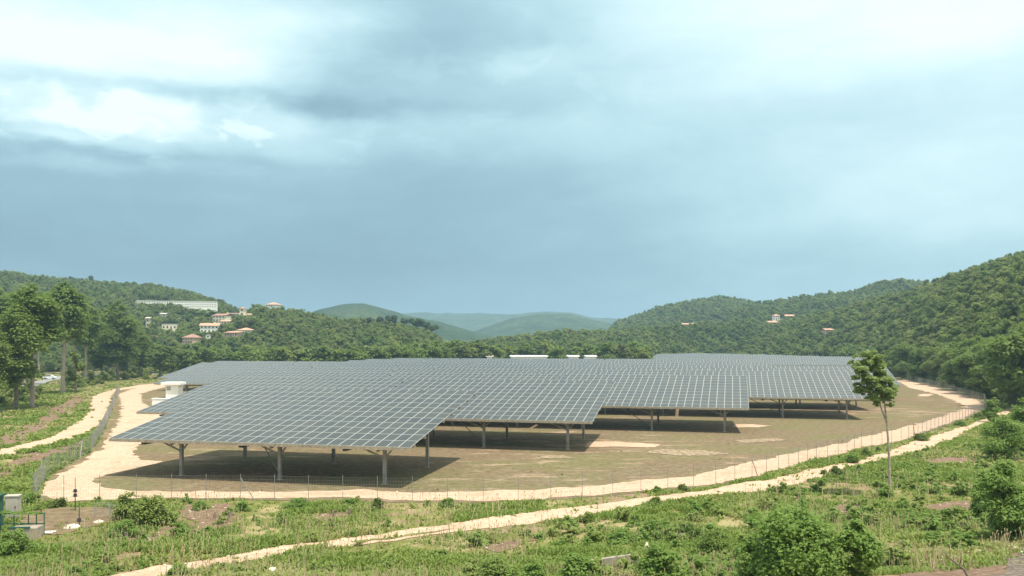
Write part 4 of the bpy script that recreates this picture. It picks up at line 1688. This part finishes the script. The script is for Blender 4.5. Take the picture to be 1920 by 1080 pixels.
bush(1625, 856, 24, 18, 'rounded bush hugging the fence just left of the slender tree', 'leaf', n=1100, size=.09)
bush(1647, 848, 16, 11, 'small bush hugging the fence nearest the slender stem', 'leaf', n=700, size=.09)
bush(1725, 826, 36, 14, 'low bush between the tracks right of the slender tree', 'leaf', n=1000, size=.10)
bush(1800, 799, 30, 12, 'low bush between the tracks near the right bend', 'leafbright', n=900, size=.11)
bush(1835, 786, 24, 14, 'dark low bush between the tracks at the bend', 'leaf', n=900, size=.11)
bush(840, 951, 38, 18, 'rounded bush at the fence foot right of the front table', 'leafbright', n=1300, size=.07)
bush(802, 949, 20, 12, 'tiny bush at the fence foot left of a rounded one', 'leafbright', n=600, size=.07)
bush(708, 952, 34, 20, 'leafy bush at the fence foot below the front table corner', 'leaf', n=1200, size=.07)
bush(560, 952, 66, 17, 'long low bush at the fence foot below the front table', 'leafbright', n=1700, size=.07)
bush(655, 950, 40, 15, 'small bush at the fence foot between two larger ones', 'leafbright', n=1100, size=.07)
bush(375, 955, 48, 16, 'spreading bush at the fence foot left of centre', 'leafbright', n=1300, size=.07)
bush(455, 958, 40, 20, 'leafy clump just right of the reddish soil patch', 'leafbright', n=1200, size=.07)
bush(285, 985, 95, 62, 'tall feathery grass clump by the left yard', 'weed', n=3800, size=.11, lobes=12)
bush(235, 975, 60, 58, 'feathery grass clump at the left yard, narrower one', 'weed', n=2400, size=.09)
bush(230, 1005, 80, 30, 'low weedy clump in front of the left yard', 'leafbright', n=1800, size=.08)
bush(25, 1040, 80, 50, 'leafy bush at the bottom left corner', 'leafbright', n=2400, size=.09)
bush(60, 945, 50, 22, 'weedy bush behind the grey cabinet', 'leafbright', n=1400, size=.08)
bush(112, 951, 44, 18, 'weedy bush at the foot of the thin mast', 'leaf', n=1200, size=.08)
bush(335, 1082, 50, 26, 'small bush on the lower edge of the path at bottom left', 'leafbright', n=1500, size=.08)
bush(1290, 1010, 60, 30, 'bush behind the concrete ring', 'leaf', n=1800, size=.09)
bush(1225, 1010, 60, 36, 'bright bush left of the concrete ring', 'leafbright', n=2000, size=.09)
bush(1345, 1040, 90, 44, 'leafy bush right of the concrete ring', 'leaf', n=2600, size=.09)
bush(1690, 948, 30, 12, 'bright tuft at the foot of the slender tree', 'leafbright', n=800, size=.08)
bush(275, 712, 18, 12, 'yellow green bush by the road behind the left tables', 'leafyellow', n=700, size=.2)
bush(300, 708, 16, 9, 'small yellow bush touching the edge of the left tables', 'leafyellow', n=600, size=.2)

# ------------------------------------------------------------------ weeds (stuff)


def pix_keep(X, Y):
    keep = np.ones(X.shape, bool)
    for poly in (FIELD, P_SANDL, P_LOUT, P_DIAG, P_ROAD, P_YARD):
        keep &= ~in_poly(X, Y, poly)
    return keep


def sample(n, y0, y1, tmax=.66, tmin=-.66):
    # density roughly even in the picture
    u = rng.random(n)
    Y = 1 / (1 / y0 + u * (1 / y1 - 1 / y0))
    X = rng.uniform(tmin, tmax, n) * Y
    return X, Y


def weeds(name, label, n, y0, y1, hgt, wid, mat, tmin=-.66, tmax=.66, bare=.485, strip=False, soil_keep=.12):
    X, Y = sample(n, y0, y1, tmax, tmin)
    k = pix_keep(X, Y)
    if strip:
        k |= in_poly(X, Y, P_STRIP)
    k |= (rng.random(len(X)) < .012) & ~in_poly(X, Y, FIELD) & ~in_poly(X, Y, P_ROAD)
    X, Y = X[k], Y[k]
    mk = fbm(X * .16, Y * .16, 5)
    k = (mk < bare) | (rng.random(len(X)) < .10)
    for q in SOIL + [P_GRAV]:
        k &= ~in_poly(X, Y, q) | (rng.random(len(X)) < soil_keep)
    X, Y = X[k], Y[k]
    Z = bank(X, Y)
    n = len(X)
    hmod = hgt * (.4 + 1.2 * fbm(X * .35 + 7, Y * .35, 3)) * (.55 + .6 * np.clip(fbm(X * .5, Y * .5 + 40, 2) * 2 - .6, 0, 1)) * 1.5
    dry = np.clip((fbm(X * .12 + 30, Y * .12 + 3, 4) - .42) * 3.2, 0, 1)
    B = 5
    Vs, Ts = [], []
    for q in range(B):
        a = rng.uniform(0, 6.28, n)
        lean = rng.uniform(.3, 1.5, n)
        hh = hmod * rng.uniform(.5, 1.25, n)
        w = wid * rng.uniform(.6, 1.4, n) * (1 + Y / 200)
        ox = X + rng.normal(size=n) * .12
        oy = Y + rng.normal(size=n) * .12
        dx, dy = np.cos(a), np.sin(a)
        p0 = np.stack([ox - dy * w, oy + dx * w, Z - .03], 1)
        p1 = np.stack([ox + dy * w, oy - dx * w, Z - .03], 1)
        tx = ox + dx * hh * lean
        ty = oy + dy * hh * lean
        p2 = np.stack([tx + dy * w * .45, ty - dx * w * .45, Z + hh * .9], 1)
        p3 = np.stack([tx - dy * w * .45, ty + dx * w * .45, Z + hh], 1)
        Vs.append(np.stack([p0, p1, p2, p3], 1))
        tt = np.clip(dry * .7 + rng.random(n) * .45, 0, 1)
        Ts.append(np.repeat(tt[:, None], 4, 1))
    V = np.concatenate(Vs).reshape(-1, 3)
    T = np.concatenate(Ts).reshape(-1)
    F = np.arange(len(V)).reshape(-1, 4)
    print(name, n)
    o = link(name, np_mesh(name, V, F, mat, T))
    tag(o, label, 'grass', kind='stuff')


weeds('grass', 'green weeds and grass covering the rough foreground', 90000, 33, 75, .15, .05, M_['weed'], strip=True)
weeds('grass', 'green weeds on the slope right of the diagonal path', 30000, 70, 170, .17, .08, M_['weed'], tmin=.2, tmax=.66, bare=.62)
weeds('grass', 'meadow grass left of the fence', 26000, 66, 360, .20, .10, M_['weed'], tmax=-.38, bare=.60)
def stalks(n, y0, y1):
    X, Y = sample(n, y0, y1)
    k = pix_keep(X, Y) & (fbm(X * .14 + 60, Y * .14, 4) > .47)
    X, Y = X[k], Y[k]
    Z = bank(X, Y)
    n = len(X)
    h = rng.uniform(.35, .95, n)
    a = rng.uniform(0, 6.28, n)
    l = rng.uniform(.02, .3, n) * h
    w = .010 + Y * .00012
    dx, dy = np.cos(a), np.sin(a)
    b0 = np.stack([X - w, Y, Z], 1)
    b1 = np.stack([X + w, Y, Z], 1)
    t0 = np.stack([X + dx * l + w * .5, Y + dy * l, Z + h * .8], 1)
    t1 = np.stack([X + dx * l - w * .5, Y + dy * l, Z + h * .8], 1)
    e0 = np.stack([X + dx * l * 1.3 + w * 2.4, Y + dy * l, Z + h], 1)
    e1 = np.stack([X + dx * l * 1.3 - w * 1.4, Y + dy * l, Z + h * 1.02], 1)
    V = np.stack([b0, b1, t0, t1, t1, t0, e0, e1], 1).reshape(-1, 3)
    o = link('dry_stalks', np_mesh('dry_stalks', V, np.arange(len(V)).reshape(-1, 4), M_['straw']))
    tag(o, 'thin dry stalks standing in the foreground weeds', 'grass', kind='stuff')


stalks(9500, 34, 90)
# scrub clumps on the right-hand foreground
X, Y = sample(1000, 34, 130, .66, -.05)
k = pix_keep(X, Y) & (fbm(X * .2 + 3, Y * .2, 4) > .43)
for q in SOIL + [P_GRAV]:
    k &= ~in_poly(X, Y, q)
px_, py_ = proj(X, Y, bank(X, Y))
k &= (py_ > np.interp(px_, [900, 1310, 1440, 1590, 1715, 1850, 1920], [1010, 945, 925, 885, 850, 805, 790]))
X, Y = X[k], Y[k]
s = rng.uniform(.45, 1.2, len(X))
scatter('scrub', np.stack([X, Y, bank(X, Y)], 1), np.stack([s * 1.1, s * 1.1, s * rng.uniform(.6, 1.2, len(s))], 1), ucol, 'low green scrub covering the slope right of the path', 'scrub')
X, Y = sample(500, 40, 70, -.02, -.66)
k = pix_keep(X, Y) & (fbm(X * .2 + 3, Y * .2, 4) > .50)
X, Y = X[k], Y[k]
s = rng.uniform(.3, .75, len(X))
scatter('scrub', np.stack([X, Y, bank(X, Y)], 1), np.stack([s, s, s * rng.uniform(.6, 1.2, len(s))], 1), ucol, 'low weedy clumps across the left foreground', 'scrub')
X, Y = sample(900, 150, 420, -.40, -.62)
px_, py_ = proj(X, Y, bank(X, Y))
k = pix_keep(X, Y) & (py_ < np.interp(px_, [-40, 60, 150, 220, 300], [772, 752, 728, 714, 702])) & ~((px_ > 70) & (px_ < 118))
X, Y = X[k], Y[k]
s = rng.uniform(.18, .55, len(X))
scatter('undergrowth', np.stack([X, Y, bank(X, Y)], 1), np.stack([s, s, s * rng.uniform(.6, 1.3, len(s))], 1), fcol, 'green undergrowth beneath the left grove and along the road', 'undergrowth')
# dark tufts on the dry field
X, Y = sample(70, 64, 150, .5, -.3)
k = in_poly(X, Y, FIELD) & ~in_poly(X, Y, P_SANDL)
X, Y = X[k], Y[k]
s = rng.uniform(.08, .25, len(X))
scatter('tufts', np.stack([X, Y, bank(X, Y) + .02], 1), np.stack([s, s, s * .7], 1), ucol, 'small scattered weeds on the dry field', 'weeds')

# stones (stuff) on the tracks and patches
def stones(name, label, n, y0, y1, tmin, tmax, polys, mat, s0, s1):
    X, Y = sample(n, y0, y1, tmax, tmin)
    k = np.zeros(n, bool)
    for q in polys:
        k |= in_poly(X, Y, q)
    X, Y = X[k], Y[k]
    Z = bank(X, Y) + .05
    vs, fs = ICO1
    m = len(X)
    s = rng.uniform(s0, s1, m) * rng.uniform(.5, 1, m)
    d = rng.uniform(.6, 1.2, (m, len(vs), 1))
    V = (vs[None] * d * s[:, None, None] * np.array([1, 1, .6]) + np.stack([X, Y, Z], 1)[:, None]).reshape(-1, 3)
    F = (fs[None] + (np.arange(m) * len(vs))[:, None, None]).reshape(-1, 3)
    o = link(name, np_mesh(name, V, F, mat))
    tag(o, label, 'stones', kind='stuff')


stones('stones', 'loose pale stones on the tracks and bare patches', 5000, 36, 110, -.66, .66, [P_DIAG, P_SANDL] + SOIL, M_['rock'], .04, .12)
stones('gravel', 'grey ballast stones at the bottom right corner', 2500, 34, 60, .4, .7, [P_GRAV], M_['gravel'], .05, .14)


def boulder(px, py, wpx, hpx, label, name='boulder', mat='rock'):
    p = gp(px, py)
    m = p.y / FP
    vs, fs = ICO2
    v = vs * (.75 + .5 * vnoise(vs[:, 0] * 2 + px, vs[:, 1] * 2 + vs[:, 2] + py))[:, None] * np.array([wpx * m / 2, wpx * m / 2.6, hpx * m * .75])
    o = link(name, np_mesh(name, v, fs, M_[mat]), None, p + Vector((0, 0, hpx * m * .2)), .4)
    tag(o, label, 'rock')


boulder(508, 1076, 26, 11, 'pale boulder at the bottom edge left of centre')
boulder(583, 1052, 10, 7, 'small pale stone above the bottom edge left of centre')
boulder(1213, 1034, 12, 18, 'upright pale stone at the end of the concrete channel')
boulder(118, 914, 7, 6, 'tiny pale stone near the left fence')
boulder(135, 992, 34, 9, 'flat pale concrete cover lying in the left yard', 'manhole_cover')
boulder(184, 981, 20, 6, 'flat pale slab at the right end of the left yard')

# ------------------------------------------------------------------ concrete bits
p = gp(1150, 1082)
m = p.y / FP
o = empty('concrete_channel', p, R(28))
tag(o, 'broken concrete drainage channel at the bottom of the picture', 'channel')
for nm, bx_ in (('wall', (-1.5, 1.5, .45, .62, -.4, .75)), ('wall', (-1.5, 1.5, -.62, -.45, -.4, .12)), ('end_wall', (1.502, 1.68, -.62, .62, -.4, .62)), ('floor', (-1.5, 1.5, -.447, .447, -.4, -.1))):
    b = MB()
    b.box(*bx_)
    link(nm, b.mesh(nm, M_['concrete']), o)
p = gp(1276, 1010)
m = p.y / FP
o = empty('concrete_ring', p, R(10))
tag(o, 'short pale concrete well ring in the scrub', 'well')
b = MB()
n = 20
ro, ri_, hh = 14 * m, 11 * m, 13 * m
for k in range(n):
    a0, a1 = 2 * math.pi * k / n, 2 * math.pi * (k + 1) / n
    c0, s0, c1, s1 = math.cos(a0), math.sin(a0), math.cos(a1), math.sin(a1)
    b.hexa([(ri_ * c0, ri_ * s0, -.2), (ro * c0, ro * s0, -.2), (ro * c1, ro * s1, -.2), (ri_ * c1, ri_ * s1, -.2),
            (ri_ * c0, ri_ * s0, hh), (ro * c0, ro * s0, hh), (ro * c1, ro * s1, hh), (ri_ * c1, ri_ * s1, hh)])
link('ring_wall', b.mesh('ring_wall', M_['concrete']), o)

# ------------------------------------------------------------------ yard equipment at the left
p = gp(-27, 998)
o = empty('green_container', p, R(-8))
tag(o, 'dark green metal container with sloping lid cut by the left edge', 'container')
b = MB()
b.hexa([(-2.2, -.7, 0), (.45, -.7, 0), (.45, .9, 0), (-2.2, .9, 0), (-2.2, -.7, 1.2), (.45, -.7, 1.85), (.45, .9, 2.05), (-2.2, .9, 1.4)])
link('container_body', b.mesh('container_body', M_['green']), o)
b = MB()
b.hexa([(-2.3, -.8, 1.19), (.55, -.8, 1.89), (.55, 1.0, 2.09), (-2.3, 1.0, 1.42), (-2.3, -.8, 1.29), (.55, -.8, 1.99), (.55, 1.0, 2.19), (-2.3, 1.0, 1.52)])
link('lid', b.mesh('lid', M_['green']), o)
p = gp(25, 972)
o = empty('electrical_cabinet', p, R(12))
tag(o, 'grey electrical cabinet beside the green container', 'cabinet')
b = MB()
b.box(-.38, .38, -.3, .3, -.1, 1.42)
link('cabinet_body', b.mesh('cabinet_body', M_['greygreen']), o)
b = MB()
b.box(-.42, .42, -.35, .35, 1.423, 1.50)
link('lid', b.mesh('lid', M_['greygreen']), o)
b = MB()
b.box(-.33, .33, -.03, 0, .05, 1.3)
d = link('door', b.mesh('door', M_['greygreen']), o, (0, -.3, 0))
b = MB()
b.box(-.02, .02, -.05, 0, 0, .14)
link('handle', b.mesh('handle', M_['dark']), d, (.22, -.03, .7))
# railing
p = gp(42, 1004)
o = empty('green_railing', p, R(6))
tag(o, 'green metal railing overgrown with vines beside the cabinet', 'railing')
for k, nm in ((1.30, 'top_rail'), (.7, 'middle_rail')):
    b = MB()
    b.bar((-1.3, 0, k), (1.2, .2, k - .08), .06)
    link(nm, b.mesh(nm, M_['green']), o)
for u in (-1.25, -.5, .3, .75, 1.18):
    b = MB()
    b.bar((u, .08, -.1), (u, .08, 1.27), .05)
    link('rail_post', b.mesh('rail_post', M_['green']), o)
V, F, T = leaves([(-.9, 0, 1.35, .35, .12), (-.3, 0, 1.3, .4, .1), (.3, .05, 1.28, .35, .1), (.8, .1, 1.24, .35, .09)], 700, .05, 9, 0)
link('vine', np_mesh('vine', V, F, M_['leafbright'], T), o)
p = gp(50, 1008)
o = empty('concrete_pit', p, R(4))
tag(o, 'small concrete box with green bar on top under the railing', 'pit')
b = MB()
b.box(-.75, .75, -.5, .5, -.1, .62)
link('pit_wall', b.mesh('pit_wall', M_['concrete']), o)
b = MB()
b.box(-.8, .4, -.55, -.40, .623, .72)
link('bar', b.mesh('bar', M_['green']), o)
p = gp(80, 1001)
o = empty('white_plank', p, R(8))
tag(o, 'pale board lying on the ground right of the concrete box', 'board')
b = MB()
b.box(-.55, .55, -.12, .12, 0, .07)
b.box(-.4, .65, .25, .42, 0, .07)
link('board', b.mesh('board', M_['white']), o)


def mast(px, base, top, label, bits):
    p = gp(px, base)
    h = (base - top) * p.y / FP
    o = empty('mast', p)
    tag(o, label, 'pole')
    b = MB()
    b.tube([(0, 0, -.2), (0, 0, h * .5), (0, 0, h)], [.035, .03, .018], 8)
    link('pole', b.mesh('pole', M_['dark']), o)
    for z in bits:
        b = MB()
        b.box(-.09, .09, -.07, .07, z * h, z * h + .22)
        b.bar((-.25, 0, z * h + .05), (.25, 0, z * h + .05), .025)
        link('bracket', b.mesh('bracket', M_['dark']), o)


mast(141, 958, 895, 'taller thin dark mast with brackets by the left fence corner', (.42, .55))
mast(148.5, 990, 945, 'shorter thin dark pole standing on the pale round cover', (.25,))
for (px, py, lab) in [(192, 972, 'left grey wire cage panel in the yard'), (222, 975, 'right grey wire cage panel in the yard')]:
    p = gp(px, py)
    o = empty('mesh_barrier', p, R(10))
    tag(o, lab, 'wire panel')
    b = MB()
    for u in (-.45, .45):
        b.bar((u, 0, 0), (u, 0, 1.0), .04)
    b.bar((-.45, 0, 1.0), (.45, 0, 1.0), .03)
    link('frame', b.mesh('frame', M_['galv']), o)
    b = MB()
    for k in range(1, 9):
        b.bar((-.45 + k * .1, 0, 0), (-.45 + k * .1, 0, 1.0), .008)
        b.bar((-.45, 0, k * .11), (.45, 0, k * .11), .008)
    link('wire_mesh', b.mesh('wire_mesh', M_['galv']), o)
# tree stumps in the soil patches
for i, (px, py, lab) in enumerate([(402, 973, 'left short dark stump in the reddish soil patch'), (430, 972, 'right short dark stump in the reddish soil patch'), (236, 1012, 'left dark stump in front of the feathery grass'),
                                   (270, 1010, 'right dark stump in front of the feathery grass'), (627, 969, 'left dark stump in the bare patch below the front table'), (655, 966, 'right dark stump in the bare patch below the front table')]):
    p = gp(px, py)
    b = MB()
    b.tube([(0, 0, -.1), (.03, 0, .2), (.02, .02, .42)], [.13, .10, .08], 8)
    o = link('stump', b.mesh('stump', M_['bark']), None, p, i)
    tag(o, lab, 'stump')
# bent dead stick bottom right
p = gp(1800, 1090)
o = empty('dead_branch', p)
tag(o, 'bare dark branch leaning over the bottom right soil', 'branch')
b = MB()
m = p.y / FP
b.tube([(22 * m, 0, -.1), (8 * m, 0, 22 * m), (-12 * m, .1, 38 * m), (-24 * m, .2, 52 * m)], [.05, .045, .035, .015], 6)
link('stem', b.mesh('stem', M_['bark'], True), o)
b = MB()
b.tube([(0, .02, 30 * m), (6 * m, .1, 44 * m), (4 * m, .2, 54 * m)], [.025, .02, .008], 6)
link('twig', b.mesh('twig', M_['bark'], True), o)

# ------------------------------------------------------------------ white car on the road
p = gp(93, 711.5)
p.z = .06
o = empty('car', p, R(8))
tag(o, 'small white car driving on the road behind the left grove', 'car')
prof = [(-2.0, .35), (-2.05, .75), (-1.9, .98), (-1.25, 1.05), (-.75, 1.45), (.55, 1.48), (1.2, 1.08), (1.9, .92), (2.05, .6), (2.0, .35)]
bm = bmesh.new()
ring = []
for y, sx in ((-.8, .97), (-.84, 1.0), (.84, 1.0), (.8, .97)):
    ring.append([bm.verts.new((x * sx, y * (1 if z < 1.1 else .85), z)) for x, z in prof])
for a, b_ in zip(ring[:-1], ring[1:]):
    for k in range(len(prof) - 1):
        bm.faces.new((a[k], a[k + 1], b_[k + 1], b_[k]))
    bm.faces.new((a[-1], a[0], b_[0], b_[-1]))
bm.faces.new(ring[0][::-1])
bm.faces.new(ring[-1])
bmesh.ops.recalc_face_normals(bm, faces=bm.faces[:])
me = bpy.data.meshes.new('body')
bm.to_mesh(me)
bm.free()
me.materials.append(M_['carpaint'])
link('body', me, o)
for sgn in (-1, 1):
    b = MB()
    y = sgn * .80
    b.hexa([(-1.15, y - .03, 1.06), (1.0, y - .03, 1.08), (1.0, y + .03, 1.08), (-1.15, y + .03, 1.06), (-.72, y * .9 - .03, 1.38), (.52, y * .9 - .03, 1.40), (.52, y * .9 + .03, 1.40), (-.72, y * .9 + .03, 1.38)])
    link('side_window', b.mesh('side_window', M_['window']), o)
    for xx in (-1.28, 1.28):
        b = MB()
        b.tube([(xx, sgn * .62, .32), (xx, sgn * .86, .32)], .32, 14)
        wv = link('wheel', b.mesh('wheel', M_['tyre']), o)
        b = MB()
        b.tube([(xx, sgn * .80, .32), (xx, sgn * .875, .32)], .17, 10)
        link('rim', b.mesh('rim', M_['galv']), wv)
    b = MB()
    b.box(-2.07, -2.0, sgn * .6 - .15, sgn * .6 + .15, .65, .8)
    link('headlight', b.mesh('headlight', M_['lamp']), o)
b = MB()
b.hexa([(-1.22, -.6, 1.1), (-1.19, -.6, 1.07), (-1.19, .6, 1.07), (-1.22, .6, 1.1), (-.80, -.58, 1.45), (-.76, -.58, 1.42), (-.76, .58, 1.42), (-.80, .58, 1.45)])
link('windscreen', b.mesh('windscreen', M_['window']), o)

# ------------------------------------------------------------------ haze
HZ = 2
if HZ:
    b = MB()
    b.box(-3200, 3200, -90, 5300, -5, 175)
    m = bpy.data.materials.new('haze_air')
    m.use_nodes = True
    nt = m.node_tree
    nt.nodes.remove(nt.nodes['Principled BSDF'])
    pv = nt.nodes.new('ShaderNodeVolumePrincipled')
    pv.inputs['Color'].default_value = (.50, .74, .92, 1)
    pv.inputs['Density'].default_value = .00026
    pv.inputs['Anisotropy'].default_value = .1
    nt.links.new(pv.outputs[0], nt.nodes['Material Output'].inputs['Volume'])
    o = link('haze', b.mesh('haze', m))
    tag(o, kind='stuff')
